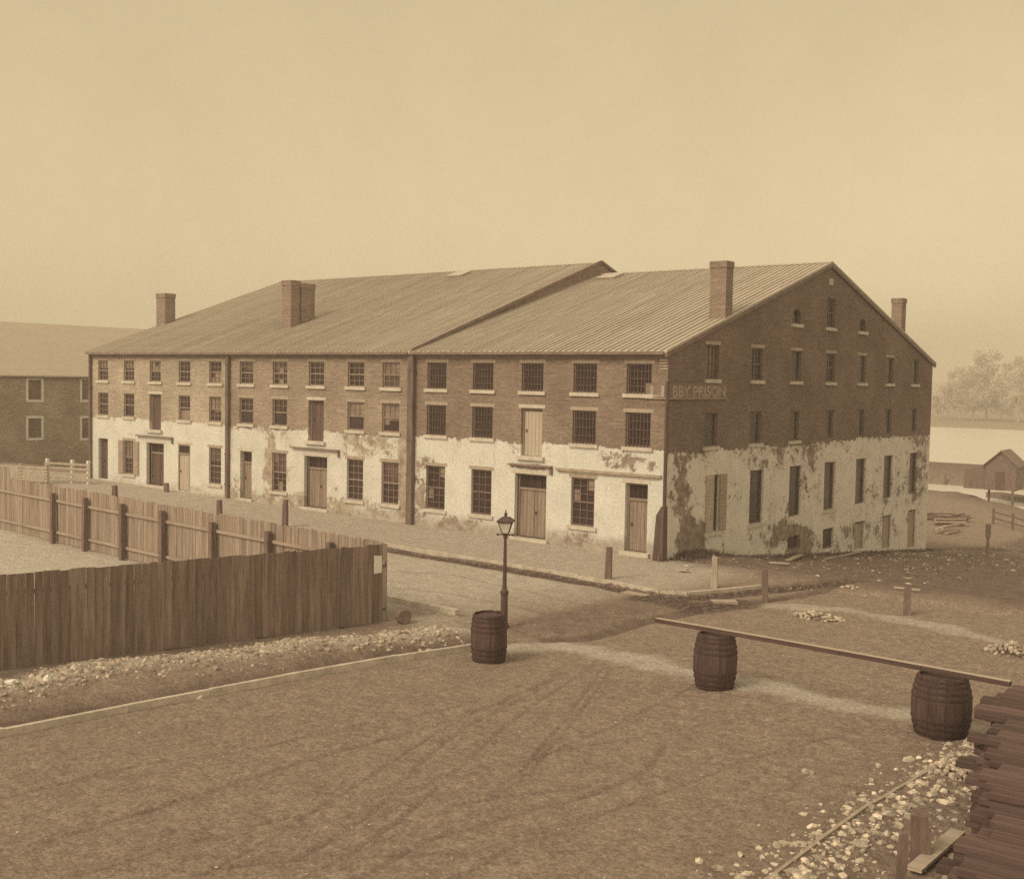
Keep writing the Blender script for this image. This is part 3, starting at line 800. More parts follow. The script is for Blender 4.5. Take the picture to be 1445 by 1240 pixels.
# party gable standing above the lower roof
PART = Fr((-L3, 0, 0), (0, 1, 0), (1, 0, 0))
wall('party_wall', PART, 0, D, 7.0, 14, [], MT['brick_plain'], wh, clips=[(-mFm, 1, HE + 0.05), (mBm, 1, HRM + mBm * YR + 0.05)])

def roof(x0, x1, hr, name):
    mb = MB(); ov = 0.3
    ml, mr = (hr - HE) / YR, (hr - HB) / (D - YR)
    th = 0.06
    for (ya, za, yb, zb) in ((-ov, HE - ml * ov, YR, hr), (D + ov, HB - mr * ov, YR, hr)):
        n = int(round((x1 - x0) / 0.30)); sl = math.hypot(yb - ya, zb - za)
        for k in range(n):
            a, b = x0 + (x1 - x0) * k / n, x0 + (x1 - x0) * (k + 1) / n
            cuts = [0, 0.22, 0.45, 0.7, 1.0]
            off = random.uniform(-.06, .06)
            cs = [0] + [min(.97, max(.03, c + off)) for c in cuts[1:-1]] + [1]
            for j in range(4):
                p = [(a, ya + (yb - ya) * cs[j], za + (zb - za) * cs[j] + .03), (b, ya + (yb - ya) * cs[j], za + (zb - za) * cs[j] + .03), (b, ya + (yb - ya) * cs[j + 1], za + (zb - za) * cs[j + 1] + .03 + random.uniform(0, .012)), (a, ya + (yb - ya) * cs[j + 1], za + (zb - za) * cs[j + 1] + .03 + random.uniform(0, .012))]
                mb.face(p, [(a, cs[j] * sl), (b, cs[j] * sl), (b, cs[j + 1] * sl), (a, cs[j + 1] * sl)])
        for k in range(n + 1):
            a = x0 + (x1 - x0) * k / n
            mb.beam((a, ya, za + .07), (a, yb, zb + .07), 0.04, 0.05)
        # underside and eave edge
        mb.face([(x0, ya, za - th), (x1, ya, za - th), (x1, yb, zb - th), (x0, yb, zb - th)])
        mb.face([(x0, ya, za - th), (x1, ya, za - th), (x1, ya, za + .03), (x0, ya, za + .03)])
        for xx in (x0, x1): mb.face([(xx, ya, za - th), (xx, yb, zb - th), (xx, yb, zb + .03), (xx, ya, za + .03)])
    mb.beam((x0, YR, hr + .06), (x1, YR, hr + .06), 0.3, 0.07)
    return mb.build(name, MT['roof'], wh)
roof(-L3 + 0.02, 0.1, HR, 'roof')
roof(-3 * L3 - 0.2, -L3 - 0.02, HRM, 'roof')
m = MB()
for x0, x1 in ((-L3 + .1, -.02), (-2 * L3, -L3 - .1), (-3 * L3, -2 * L3 - .05)):
    fbox(m, FRONT, x0, x1, HE - 0.28, HE - 0.1, 0.003, 0.10)
    fbox(m, FRONT, x0, x1, HE - 0.36, HE - 0.283, 0.003, 0.05)
    fbox(m, FRONT, x0, x1, HE - 0.18, HE - 0.06, 0.22, 0.38)       # gutter
m.build('cornice', MT['trim'], wh)
m = MB()
for (ya, za, yb, zb) in ((-.3, HE - mF * .3, YR, HR), (D + .3, HB - mB * .3, YR, HR)):
    m.beam((0.06, ya, za - .10), (0.06, yb, zb - .10), 0.10, 0.16)
m.build('rake_board', MT['trim'], wh)
m = MB()
m.beam((-L3 + .05, -.2, HE - mFm * .2 + .1), (-L3 + .05, YR, HRM + .1), 0.12, 0.14); m.beam((-L3 + .05, D, HB + .1), (-L3 + .05, YR, HRM + .1), 0.12, 0.14)
m.build('coping', MT['trim'], wh)
# corbelled brick at the corner under the eave
m = MB()
for k in range(4): fbox(m, FRONT, -0.35, 0.0, HE - 0.75 + k * .11, HE - 0.69 + k * .11, 0.003, 0.03 + .02 * k)
m.build('corbel', MT['lintel'], wh)

def chimney(x0, x1, y0, y1, z0, z1, flue=None):
    mb = MB()
    def ring(a, b, c, d, za, zb):
        for (p, q, o) in (((a, c), (b, c), 0), ((b, c), (b, d), .31), ((b, d), (a, d), .17), ((a, d), (a, c), .11)):
            L = math.hypot(q[0] - p[0], q[1] - p[1])
            mb.face([(*p, za), (*q, za), (*q, zb), (*p, zb)], [(o, za), (o + L, za), (o + L, zb), (o, zb)])
    ring(x0, x1, y0, y1, z0, z1 - .25)
    o = mb.build('chimney', MT['brick_chimney'], wh)
    mb = MB()
    e = .03
    ring(x0 - e, x1 + e, y0 - e, y1 + e, z1 - .27, z1)
    mb.face([(x0 - e, y0 - e, z1 - .27), (x0 - e, y1 + e, z1 - .27), (x1 + e, y1 + e, z1 - .27), (x1 + e, y0 - e, z1 - .27)])
    mb.face([(x0 - e, y0 - e, z1), (x1 + e, y0 - e, z1), (x1 + e, y1 + e, z1), (x0 - e, y1 + e, z1)])
    mb.build('cap', MT['brick_chimney'], o)
    return o
chimney(-0.78, -0.03, 4.5, 5.1, 8.8, 11.92)
chimney(-0.62, -0.04, 24.85, 25.5, 8.8, 11.75)
chimney(-27.05, -26.3, 3.7, 4.35, 8.9, 12.12)
chimney(-27.0, -26.2, 4.42, 5.35, 8.9, 12.0)
chimney(-40.85, -39.9, 5.0, 5.75, 9.2, 11.95)
# lifted scuttle lids near the ridge
def scuttle(x, y, hr, n):
    ml = (hr - HE) / YR; z = HE + ml * y
    mb = MB(); mb.box(-.5, .5, -.45, .45, 0.0, 0.16); mb.box(-.58, .58, -.53, .53, .16, .21)
    o = mb.build('roof_hatch', MT['roof'], wh); o.location = (x, y, z); o.rotation_euler = (math.atan(ml), 0, 0)
scuttle(-22.8, 13.8, HRM, 0); scuttle(-12.0, 13.9, HR, 1)

# downspouts
def spout(a, w, z0, z1, d=0.16, mat='pipe', fr=FRONT):
    m = MB(); fbox(m, fr, a - w / 2, a + w / 2, z0, z1, 0.004, d)
    for z in np.arange(z0 + .8, z1, 1.6): fbox(m, fr, a - w / 2 - .03, a + w / 2 + .03, z, z + .08, 0.004, d + .02)
    m.build('downspout', MT[mat], wh)
spout(-13.42, 0.34, 0.0, HE - .2, .22, 'pipe'); spout(-26.85, 0.22, 0.2, HE - .2, .18, 'pipe'); spout(-40.1, 0.16, 0.3, HE - .2)
m = MB(); M_ = Matrix.Translation((0.02, -0.02, 0))
m.lathe([(.07, 2.0), (.07, 6.9)], 10, Matrix.Translation((.04, -.1, 0)))
m.box8([(-.3, -.36, -.2), (.16, -.36, -.2), (.16, .0, -.2), (-.3, 0, -.2), (-.2, -.3, 1.75), (.13, -.3, 1.75), (.13, 0, 1.75), (-.2, 0, 1.75)])
m.box8([(-.2, -.3, 1.75), (.13, -.3, 1.75), (.13, 0, 1.75), (-.2, 0, 1.75), (-.04, -.18, 2.1), (.12, -.18, 2.1), (.12, 0, 2.1), (-.04, 0, 2.1)])
m.build('downspout', MT['pipe_dark'], wh)

# painted sign board bent round the corner
sg = empty('sign_board', (0, 0, 6.2), label='weathered sign board wrapped round the warehouse corner below the top windows', cat='sign')
m = MB(); fbox(m, FRONT, -0.95, 0.075, 0.02, 0.62, 0.03, 0.07); fbox(m, GAB, -0.03, 4.66, 0.02, 0.64, 0.03, 0.07)
m.build('board', MT['sign'], sg)
m = MB()
fbox(m, GAB, -0.03, 4.66, 0.02, 0.06, 0.071, 0.085); fbox(m, FRONT, -0.95, 0.075, 0.02, 0.05, 0.071, 0.085); m.build('edging', MT['letters'], sg)
def text(body, fr, a, z, size, wscale, rz):
    cu = bpy.data.curves.new('lettering', 'FONT'); cu.body = body; cu.size = size; cu.extrude = 0.004; cu.offset = 0.014
    cu.materials.append(MT['letters'])
    o = bpy.data.objects.new('lettering', cu); COL.objects.link(o); o.parent = sg
    p = fr.P(a, z, 0.078); o.location = p; o.rotation_euler = (math.pi / 2, 0, rz); o.scale = (wscale, 1, 1)
    return o
TXT = (text('LI', FRONT, -0.78, 0.11, 0.6, 1.0, 0), text('BBY PRISON', GAB, 0.2, 0.11, 0.6, 1.0, math.pi / 2))
bpy.context.view_layer.update()
TXT[0].scale.x = 0.62 / max(.1, TXT[0].dimensions.x); TXT[1].scale.x = 4.25 / max(.1, TXT[1].dimensions.x)
bpy.context.view_layer.update()
for o in TXT:                       # solid letters as plain mesh
    me = bpy.data.meshes.new_from_object(o.evaluated_get(bpy.context.evaluated_depsgraph_get()))
    n = bpy.data.objects.new('letters', me); COL.objects.link(n); n.parent = sg; n.location = o.location; n.rotation_euler = o.rotation_euler; n.scale = o.scale
    bpy.data.objects.remove(o)

# ------------------------------------------------------------------ neighbouring building on the left
NX = -56.0
nb = empty('brick_house', (NX, 0, 0), label='plain two storey brick building beyond the far end of the warehouse', cat='building')
NBF = Fr((0, 0, 0), (0, 1, 0), (1, 0, 0))
def nbp(u, v):
    r = ray(u, v); t = (NX - CX) / r.x; p = CAM + r * t; return p.y, p.z
ops = []
for u0, u1 in ((38, 60), (114, 135)):
    for v0, v1 in ((534, 566), (588, 620)):
        ya, zb = nbp(u0, v1); yb, zt = nbp(u1, v0); ops.append((ya + .1, yb - .1, zb + .1, zt - .1))
y0 = nbp(-70, 600)[0]; zE = nbp(60, 528)[1]
o3 = [(o[0] - (ops[2][0] - ops[0][0]), o[1] - (ops[2][0] - ops[0][0]), o[2], o[3]) for o in ops[:2]]
ops += o3
y1 = nbp(128, 528)[0] + 12
wall('wall', NBF, y0, y1, -4, zE, ops, MT['brick_nb'], nb)
for o in ops:
    w_ = window(NBF, *o, nb, 'sash', 'glass_far', 'frame', sill=False, lintel=False)
    t = MB(); q = .17
    fbox(t, NBF, o[0] - q, o[0], o[2] - q, o[3] + q, .003, .03); fbox(t, NBF, o[1], o[1] + q, o[2] - q, o[3] + q, .003, .03)
    fbox(t, NBF, o[0], o[1], o[3], o[3] + q, .003, .03); fbox(t, NBF, o[0], o[1], o[2] - q, o[2], .003, .05); t.build('trim', MT['frame_white'], w_)
t = MB(); W_ = 15; rh = 4.0
t.face([(.3, y0, zE - .1), (.3, y1, zE - .1), (-W_ / 2, y1, zE + rh), (-W_ / 2, y0, zE + rh)], [(0, 0), (1, 0), (1, 8), (0, 8)])
t.face([(-W_ / 2, y0, zE + rh), (-W_ / 2, y1, zE + rh), (-W_ - .3, y1, zE - .1), (-W_ - .3, y0, zE - .1)])
t.face([(.3, y0, zE - .2), (.3, y1, zE - .2), (.3, y1, zE - .1), (.3, y0, zE - .1)])
t.face([(.3, y0, zE - .2), (.3, y1, zE - .2), (0, y1, zE - .2), (0, y0, zE - .2)])
t.build('roof', MT['roof_pale'], nb)
t = MB(); fbox(t, NBF, y0, y1, zE - .3, zE - .205, .003, .2); t.build('cornice', MT['trim'], nb)
for yy, sgn in ((y0, -1), (y1, 1)):
    t = MB(); t.face([(0, yy, -4), (-W_, yy, -4), (-W_, yy, zE - .1), (-W_ / 2, yy, zE + rh - .05), (0, yy, zE - .1)], [(0, 0), (W_, 0), (W_, 10), (W_ / 2, 14), (0, 10)]); t.build('wall', MT['brick_nb'], nb)
t = MB(); t.face([(-W_, y0, -4), (-W_, y1, -4), (-W_, y1, zE - .1), (-W_, y0, zE - .1)], [(0, 0), (y1 - y0, 0), (y1 - y0, 10), (0, 10)]); t.build('wall', MT['brick_nb'], nb)

# ------------------------------------------------------------------ board fences
def fence(A, B, height, mat, label, group=None, inner=+1, posts=9, rail_z=(0.35, 1.62), top_var=0.03, board=0.2, hfun=None, shift=0.0, postmat='post', nrm=None):
    A = Vector(A); B = Vector(B); d = (B - A); L = d.length; d = d / L; n = Vector((-d.y, d.x)) * inner   # n points to the post side
    fz = lambda t: float(base_h(*(A + d * t)))
    root = empty('board_fence', (A.x, A.y, fz(0)), label=label, cat='fence', group=group)
    z00 = fz(0)
    def P(t, o, z):
        p = d * t + n * o; return (p.x, p.y, fz(t) - z00 + z)
    m = MB(); t = 0.0
    while t < L - .02:
        w_ = min(board * random.uniform(.8, 1.15), L - t); hh = height + random.uniform(-top_var, top_var)
        if hfun: hh = hfun(t, hh)
        o = random.uniform(-.008, .008); lean = random.uniform(-.006, .006)
        m.box8([P(t + .002, o - .013, -.1), P(t + w_ - .002, o - .013, -.1), P(t + w_ - .002, o + .013, -.1), P(t + .002, o + .013, -.1),
                P(t + .006 + lean, o - .013, hh), P(t + w_ - .006 + lean, o - .013, hh - random.uniform(-.015, .015)), P(t + w_ - .006 + lean, o + .013, hh), P(t + .006 + lean, o + .013, hh)])
        t += w_
    m.build('boards', MT[mat], root)
    for z in rail_z:
        m = MB(); m.box8([P(0, .022, z), P(L, .022, z), P(L, .10, z), P(0, .10, z), P(0, .022, z + .1), P(L, .022, z + .1), P(L, .10, z + .1), P(0, .10, z + .1)])
        m.build('rail', MT['rail'], root)
    pl = posts if isinstance(posts, list) else [L * (k + .5) / posts for k in range(posts)]
    for t in pl:
        m = MB(); w2 = .085; ph = height - .22 + random.uniform(-.06, .06); tl = random.uniform(-.03, .03)
        m.box8([P(t - w2, .102, -.2), P(t + w2, .102, -.2), P(t + w2, .27, -.2), P(t - w2, .27, -.2), P(t - w2 + tl, .102, ph), P(t + w2 + tl, .102, ph), P(t + w2 + tl, .27, ph), P(t - w2 + tl, .27, ph)])
        m.build('post', MT[postmat], root)
    return root
FA = at(-150, 958); FB = at(539, 872)
fence((FA.x, FA.y), (FB.x, FB.y), 2.12, 'fence', 'dark weathered board fence facing the dirt road, boards upright', inner=+1, posts=5, top_var=0.02)
# long fence behind: posts and rail face the yard
GA2 = at(-70, 738); GB = at(178, 785)
gy_ = -13.75
gA = (-28.5, gy_ + .1); gB = (FB.x - .08, FB.y + .25)
ptx = [at2(u, v)[0] for u, v in ((72, 762), (122, 772), (178, 784), (237, 797))]
step_ = 3.05
plist = [p - gA[0] for p in ptx]
while plist[-1] < 24.5: plist.append(plist[-1] + 3.0)
fence(gA, gB, 2.12, 'fence_back', 'long pale board fence across the yard with posts and rails on the yard side', inner=-1, posts=plist, rail_z=(.25, 1.5), hfun=lambda t, h: h + (.42 if t < 5.0 else 0) )
# notice nailed near the corner
d_ = (Vector((FB.x, FB.y)) - Vector((FA.x, FA.y))).normalized()
nt = MB(); pA = Vector((FB.x, FB.y)) - d_ * .30; n_ = Vector((d_.y, -d_.x))
def q3(t, z, o): p = pA + d_ * t + n_ * o; return (p.x, p.y, float(base_h(p.x, p.y)) + z)
nt.box8([q3(0, 1.3, .032), q3(.26, 1.32, .032), q3(.26, 1.32, .026), q3(0, 1.3, .026), q3(.0, 1.82, .034), q3(.26, 1.8, .034), q3(.26, 1.8, .026), q3(0, 1.82, .026)])
tag(nt.build('paper_notice', MT['paper']), 'small blank white paper notice on the corner of the dark board fence', 'notice')

# rail fence and low pale fence before the neighbouring building
rf_a, rf_b = at(128, 683), at(64, 679)
def rail_fence(a, b, posts, rails, ph, label, pm, rm):
    root = empty('rail_fence', (a.x, a.y, a.z), label=label, cat='fence')
    d = Vector((b.x - a.x, b.y - a.y, b.z - a.z))
    for t in posts:
        m = MB(); p = d * t; m.box(p.x - .08, p.x + .08, p.y - .08, p.y + .08, p.z - .2, p.z + ph); m.build('post', MT[pm], root)
    for z in rails:
        m = MB(); m.beam(Vector((.1, -.1, z)), d + Vector((.1, -.1, z)), .05, .13); m.build('rail', MT[rm], root)
    return root
rail_fence(rf_a, rf_b, (0.05, .4, .95), (.25, .55, .85, 1.1), 1.35, 'open rail fence with pale posts by the far end of the warehouse', 'frame_white', 'post_pale')
la, lb = at(68, 683), at(-40, 676)
rail_fence(la, lb, (0.02, .35, .7, 1.0), (.2, .38, .56, .74, .92), 1.1, 'low close railed fence before the neighbouring brick building', 'post_pale', 'post_pale')

# ------------------------------------------------------------------ barrels, timber, lamp
def make_barrel(hgt, rb, rm, label, loc, rz, tilt=(0, 0), lid=True):
    root = empty('barrel', loc, rz, label, 'barrel', 'large barrels standing in the road')
    root.rotation_euler = (tilt[0], tilt[1], rz)
    n = 22; m = MB(); NZ = 10
    prof = [(rb + (rm - rb) * (1 - (2 * k / NZ - 1) ** 2), hgt * k / NZ) for k in range(NZ + 1)]
    for s_ in range(n):
        a0 = 2 * math.pi * s_ / n + .004; a1 = 2 * math.pi * (s_ + 1) / n - .004; j = random.uniform(-.006, .006); jt = random.uniform(-.008, .008)
        i0 = len(m.v)
        for k, (r, z) in enumerate(prof):
            zz = z + (jt if k == NZ else 0)
            for rr in (r + j, r - .035):
                for a in (a0, a1): m.v.append((rr * math.cos(a), rr * math.sin(a), zz))
        for k in range(NZ):
            b = i0 + 4 * k
            for f in ((b, b + 1, b + 5, b + 4), (b + 3, b + 2, b + 6, b + 7), (b + 2, b, b + 4, b + 6), (b + 1, b + 3, b + 7, b + 5)):
                m.f.append(f); m.uv.append([(0, 0)] * 4); m.mi.append(0)
        for b, f in ((i0, (0, 2, 3, 1)), (i0 + 4 * NZ, (0, 1, 3, 2))):
            m.f.append(tuple(b + k for k in f)); m.uv.append([(0, 0)] * 4); m.mi.append(0)
    m.build('staves', MT['barrel'], root)
    for zf in (.03, .10, .20, .30, .68, .78, .88, .955):
        z = hgt * zf; r = rb + (rm - rb) * (1 - (2 * zf - 1) ** 2); r2 = rb + (rm - rb) * (1 - (2 * (zf + .03) - 1) ** 2)
        h = MB(); hh = .05
        hh = .042; h.lathe([(r - .01, z - hh / 2), (r + .014, z - hh / 2), (r2 + .014 if zf < .5 else r + .014 - .004, z + hh / 2), (r - .01, z + hh / 2)], 30, cap=False); h.build('hoop', MT['hoop'], root)
    l = MB(); l.lathe([(0.01, hgt - .075), (rb - .02, hgt - .075), (rb - .02, hgt - .05), (.01, hgt - .05)], 24, cap=True); l.build('lid', MT['barrel'], root)
    return root
def on_ground(u, v, sink=.02):
    p = at(u, v); return (p.x, p.y, H(p.x, p.y) - sink)
def shifted(u, v, r):
    """centre of an upright round thing whose near foot shows at (u,v)"""
    p = at(u, v); k = Vector((p.x - CX, p.y - CY)).normalized() * r
    x, y = p.x + k.x, p.y + k.y; return (x, y, H(x, y) - .02)
b1 = make_barrel(1.20, .385, .455, 'large dark barrel standing at the foot of the street lamp', shifted(690, 928, .38), .3, (rad(1.0), rad(-.5)))
b2 = make_barrel(1.25, .405, .50, 'large dark barrel under the left end of the long timber', shifted(1008, 968, .42), 1.1, (rad(-1.2), rad(1.6)))
b3 = make_barrel(1.22, .47, .585, 'fat dark barrel under the right end of the long timber by the stones', shifted(1327, 1036, .48), 2.0, (0, rad(.6)))
P2 = Vector(b2.location) + Vector((0, 0, 1.25)); P3 = Vector(b3.location) + Vector((0, 0, 1.22))
dv = (P3 - P2).normalized()
def upx(p):
    d = p - CAM; return 722.5 + FPX * d.dot(RT) / d.dot(FW)
tl = 0.0
while upx(P2 - dv * tl) > 927: tl += .05
trr = 0.0
while upx(P3 + dv * trr) < 1425: trr += .05
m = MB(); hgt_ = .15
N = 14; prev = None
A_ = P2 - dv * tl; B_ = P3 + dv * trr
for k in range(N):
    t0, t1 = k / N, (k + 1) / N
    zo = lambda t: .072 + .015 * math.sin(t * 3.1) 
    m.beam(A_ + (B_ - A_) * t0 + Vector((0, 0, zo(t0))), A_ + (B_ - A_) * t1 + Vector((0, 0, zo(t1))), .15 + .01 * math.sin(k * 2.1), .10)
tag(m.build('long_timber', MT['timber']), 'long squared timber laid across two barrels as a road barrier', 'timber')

lp = on_ground(711, 880)
la_ = empty('street_lamp', lp, .55, 'thin iron street lamp with four sided lantern and ladder bar', 'street lamp')
m = MB()
m.lathe([(.14, 0), (.14, .12), (.105, .2), (.098, .95), (.12, 1.0), (.12, 1.06), (.07, 1.14), (.058, 1.3), (.042, 2.45), (.04, 2.55), (.065, 2.58), (.065, 2.62), (.036, 2.66), (.03, 2.82)], 12)
m.build('lamp_post', MT['iron'], la_, smooth=False)
m = MB(); m.beam((-.22, 0, 2.66), (.22, 0, 2.66), .03, .03)
m.lathe([(.03, -.03), (.035, 0), (.03, .03)], 8, Matrix.Translation((-.22, 0, 2.66))); m.lathe([(.03, -.03), (.035, 0), (.03, .03)], 8, Matrix.Translation((.22, 0, 2.66)))
m.build('ladder_bar', MT['iron'], la_)
LZ = 2.7
lt = MB(); r0, r1 = .085, .19; zb, zt = LZ, LZ + .32
cr = [(-1, -1), (1, -1), (1, 1), (-1, 1)]
for a, b in zip(cr, cr[1:] + cr[:1]):
    lt.beam((a[0] * r0, a[1] * r0, zb), (a[0] * r1, a[1] * r1, zt), .016, .016)
    lt.beam((a[0] * r1, a[1] * r1, zt), (b[0] * r1, b[1] * r1, zt), .03, .03); lt.beam((a[0] * r0, a[1] * r0, zb), (b[0] * r0, b[1] * r0, zb), .025, .025)
lo = lt.build('lantern', MT['iron'], la_)
g = MB()
for a, b in zip(cr, cr[1:] + cr[:1]):
    e = .012
    g.face([(a[0] * (r0 - e), a[1] * (r0 - e), zb), (b[0] * (r0 - e), b[1] * (r0 - e), zb), (b[0] * (r1 - e), b[1] * (r1 - e), zt), (a[0] * (r1 - e), a[1] * (r1 - e), zt)])
g.build('glass', MT['lamp_glass'], lo)
g = MB(); s2 = math.sqrt(2)
g.lathe([((r1 + .05) * s2, zt + .015), ((r1 + .05) * s2, zt + .035), (.1 * s2, zt + .14), (.05, zt + .15), (.05, zt + .2), (.075, zt + .22), (.02, zt + .27), (.03, zt + .30), (.004, zt + .34)], 4, rot=math.pi / 4)
g.build('lamp_cap', MT['iron'], lo)

# ------------------------------------------------------------------ posts
def post(u, v, h, w_, label, mat='post', tilt=(0, 0), head=False, top=.0):
    p = on_ground(u, v, .15); m = MB(); t = w_ * .42
    m.box8([(-w_ / 2, -w_ / 2, 0), (w_ / 2, -w_ / 2, 0), (w_ / 2, w_ / 2, 0), (-w_ / 2, w_ / 2, 0), (-t, -t, h + .15), (t, -t, h + .15 + top), (t, t, h + .15 + top), (-t, t, h + .15)])
    if head: m.box(-w_ * .8, w_ * .8, -w_ * .8, w_ * .8, h - .55, h + .17)
    o = m.build('wooden_post', MT[mat]); o.location = p; o.rotation_euler = (tilt[0], tilt[1], .35)
    return tag(o, label, 'post')
post(858, 817, 1.12, .22, 'short dark square post on the kerb near the corner doorway', 'post', (0, rad(1)))
post(1008, 829, 1.05, .2, 'pale wooden post on the rounded pavement corner by the gable', 'post_pale', (rad(2), 0))
post(1080, 841, 1.06, .2, 'dark square post right of the pale post, in front of the gable', 'post', (0, rad(-2)))
post(1280, 862, .85, .24, 'low dark stump post standing alone on the dark open ground', 'post', (rad(-2), 0))
post(1393, 789, 1.9, .16, 'tall thin post with wider head on the slope right of the warehouse', 'post', (0, 0), True)
post(402, 743, 1.2, .22, 'dark kerb post in front of the middle section behind the long fence', 'post', (0, rad(1)))
post(310, 730, 1.0, .22, 'kerb post before the downspout between left and middle sections', 'post', (0, rad(-1)))
post(162, 706, .95, .24, 'kerb post in front of the shuttered window at the far end', 'post')
post(235, 694, .5, .22, 'low stump beside the dark open doorway of the far section', 'post')
post(1266, 1290, 1.25, .15, 'slim dark post in the stones at the lower right, in the foreground', 'post', (rad(1), rad(2)), False, .05)
post(1300, 1198, .7, .3, 'thick short stump standing among the stones in the foreground', 'post', (rad(2), rad(-3)))

# ------------------------------------------------------------------ stones
def rock_bm(bm, loc, r, fl=.7, sub=1):
    ret = bmesh.ops.create_icosphere(bm, subdivisions=sub, radius=1.0)
    ax = Vector((random.uniform(.7, 1.35), random.uniform(.6, 1.1), fl * random.uniform(.65, 1.1)))
    R = Matrix.Rotation(random.uniform(0, 6.3), 3, 'Z') @ Matrix.Rotation(random.uniform(-.5, .5), 3, 'X')
    for v in ret['verts']:
        c = v.co.copy(); k = 1 + random.uniform(-.3, .22)
        c = Vector((c.x * ax.x, c.y * ax.y, c.z * ax.z)) * k * r
        v.co = R @ c + Vector(loc)
def rocks(name, items, mat, **tg):
    bm = bmesh.new()
    for (x, y, r, fl) in items: rock_bm(bm, (x, y, H(x, y) + r * fl * .25), r, fl, 1)
    me = bpy.data.meshes.new(name); bm.to_mesh(me); bm.free()
    for q in (mat if isinstance(mat, list) else [mat]): me.materials.append(q)
    o = bpy.data.objects.new(name, me); COL.objects.link(o)
    return tag(o, **tg)
def along(pts, n, spread, rmin, rmax, skew=0.0):
    out = []; P_ = [Vector(p) for p in pts]; Ls = [(b - a).length for a, b in zip(P_[:-1], P_[1:])]; T = sum(Ls)
    for _ in range(n):
        t = random.uniform(0, T); i = 0
        while i < len(Ls) - 1 and t > Ls[i]: t -= Ls[i]; i += 1
        d = (P_[i + 1] - P_[i]).normalized(); nn = Vector((-d.y, d.x)); p = P_[i] + d * t + nn * (random.gauss(0, spread) + skew)
        out.append((p.x, p.y, rmin + (rmax - rmin) * random.random() ** 2.6, .7))
    return out
# vectorised ground lookup for the scatter
def fix(items):
    a = np.array(items); h = terrain(a[:, 0], a[:, 1])[0]; return [(x, y, r, f, z) for (x, y, r, f), z in zip(items, h)]
def rocks2(name, items, mat, sub=1, **tg):
    bm = bmesh.new()
    for (x, y, r, fl, z) in fix(items): rock_bm(bm, (x, y, z + r * fl * random.uniform(-.35, .15)), r, fl, sub)
    me = bpy.data.meshes.new(name); bm.to_mesh(me); bm.free(); me.materials.append(mat)
    o = bpy.data.objects.new(name, me); COL.objects.link(o); return tag(o, **tg)
rocks2('rubble', along(RUBBLE, 2800, .42, .012, .10), MT['rubble'], 1, label='broken pale stone rubble along the bank below the dark fence', cat='rubble', kind='stuff')
rocks2('rubble', along(STONES_R, 1300, .5, .015, .12), MT['rubble_dull'], 1, label='loose cobbles strewn along the kerb at lower right', cat='rubble', kind='stuff')
sc_ = [(random.uniform(-1, 20), random.uniform(-33, -7), random.uniform(.008, .028), .6) for _ in range(1500)]
sc_ += [(abs(random.gauss(0, 4.5)) + .2, random.uniform(-1.5, 45), .02 + .11 * random.random() ** 3, .6) for _ in range(900)]
rocks2('gravel', sc_, MT['rubble'], 1, label='scattered small gravel over the dirt road and the open ground by the gable', cat='gravel', kind='stuff')
def heap(u, v, rx, n, rmax, label, hgt):
    c = at(u, v); it = []
    for k in range(n):
        a = random.uniform(0, 6.3); q = random.random() ** .6
        x, y = c.x + math.cos(a) * q * rx, c.y + math.sin(a) * q * rx * .55; it.append((x, y, random.uniform(.4, 1) * rmax, .8))
    bm = bmesh.new()
    for (x, y, r, fl, z) in fix(it):
        q = math.hypot((x - c.x) / rx, (y - c.y) / (rx * .55)); rock_bm(bm, (x, y, z + hgt * (1 - q * q) * random.uniform(.3, 1) + r * .2), r, fl, 1)
    me = bpy.data.meshes.new('stone_heap'); bm.to_mesh(me); bm.free(); me.materials.append(MT['rubble_heap'])
    o = bpy.data.objects.new('stone_heap', me); COL.objects.link(o)
    return tag(o, label, 'stone heap', 'heaps of paving stones', 'stuff')
heap(1155, 866, .8, 130, .085, 'flat heap of pale paving stones beyond the long timber', .16)
heap(1200, 830, .42, 34, .06, 'tiny heap of pale stones at the end of the gable kerb', .1)
heap(1436, 916, .85, 130, .09, 'heap of pale paving stones at the right edge by the lumber stack', .3)
heap(1400, 1052, .5, 70, .09, 'heap of pale stones right of the fat barrel', .15)
heap(1358, 1090, .6, 90, .11, 'heap of larger pale stones between the fat barrel and the lumber stack', .2)
def stone(u, v, r, label, mat='rubble_pale', sub=2):
    p = at(u, v); bm = bmesh.new(); rock_bm(bm, (0, 0, 0), r, .75, sub)
    me = bpy.data.meshes.new('stone'); bm.to_mesh(me); bm.free(); me.materials.append(MT[mat])
    o = bpy.data.objects.new('stone', me); COL.objects.link(o); o.location = (p.x, p.y, H(p.x, p.y) + r * .3); return tag(o, label, 'stone')
stone(66, 962, .13, 'large pale stone at the left end of the rubble bank')
stone(16, 968, .12, 'rounded pale stone at the left edge of the rubble bank')
stone(282, 975, .10, 'pale stone lying against the road kerb, left one')
stone(365, 957, .07, 'small pale stone on the road kerb further right')
p = at(562, 874); m = MB()
prof = [(.19, 0), (.225, .09), (.235, .19), (.225, .29), (.19, .38)]
m.lathe(prof, 14, Matrix.Translation((0, 0, .2)) @ Matrix.Rotation(rad(90), 4, 'X') @ Matrix.Translation((0, 0, -.19)))
o = m.build('small_keg', MT['stone_dark'], smooth=False); o.location = (p.x, p.y + .2, H(p.x, p.y)); o.rotation_euler = (0, 0, rad(58)); tag(o, 'small dark keg lying on its side by the fence corner', 'keg')
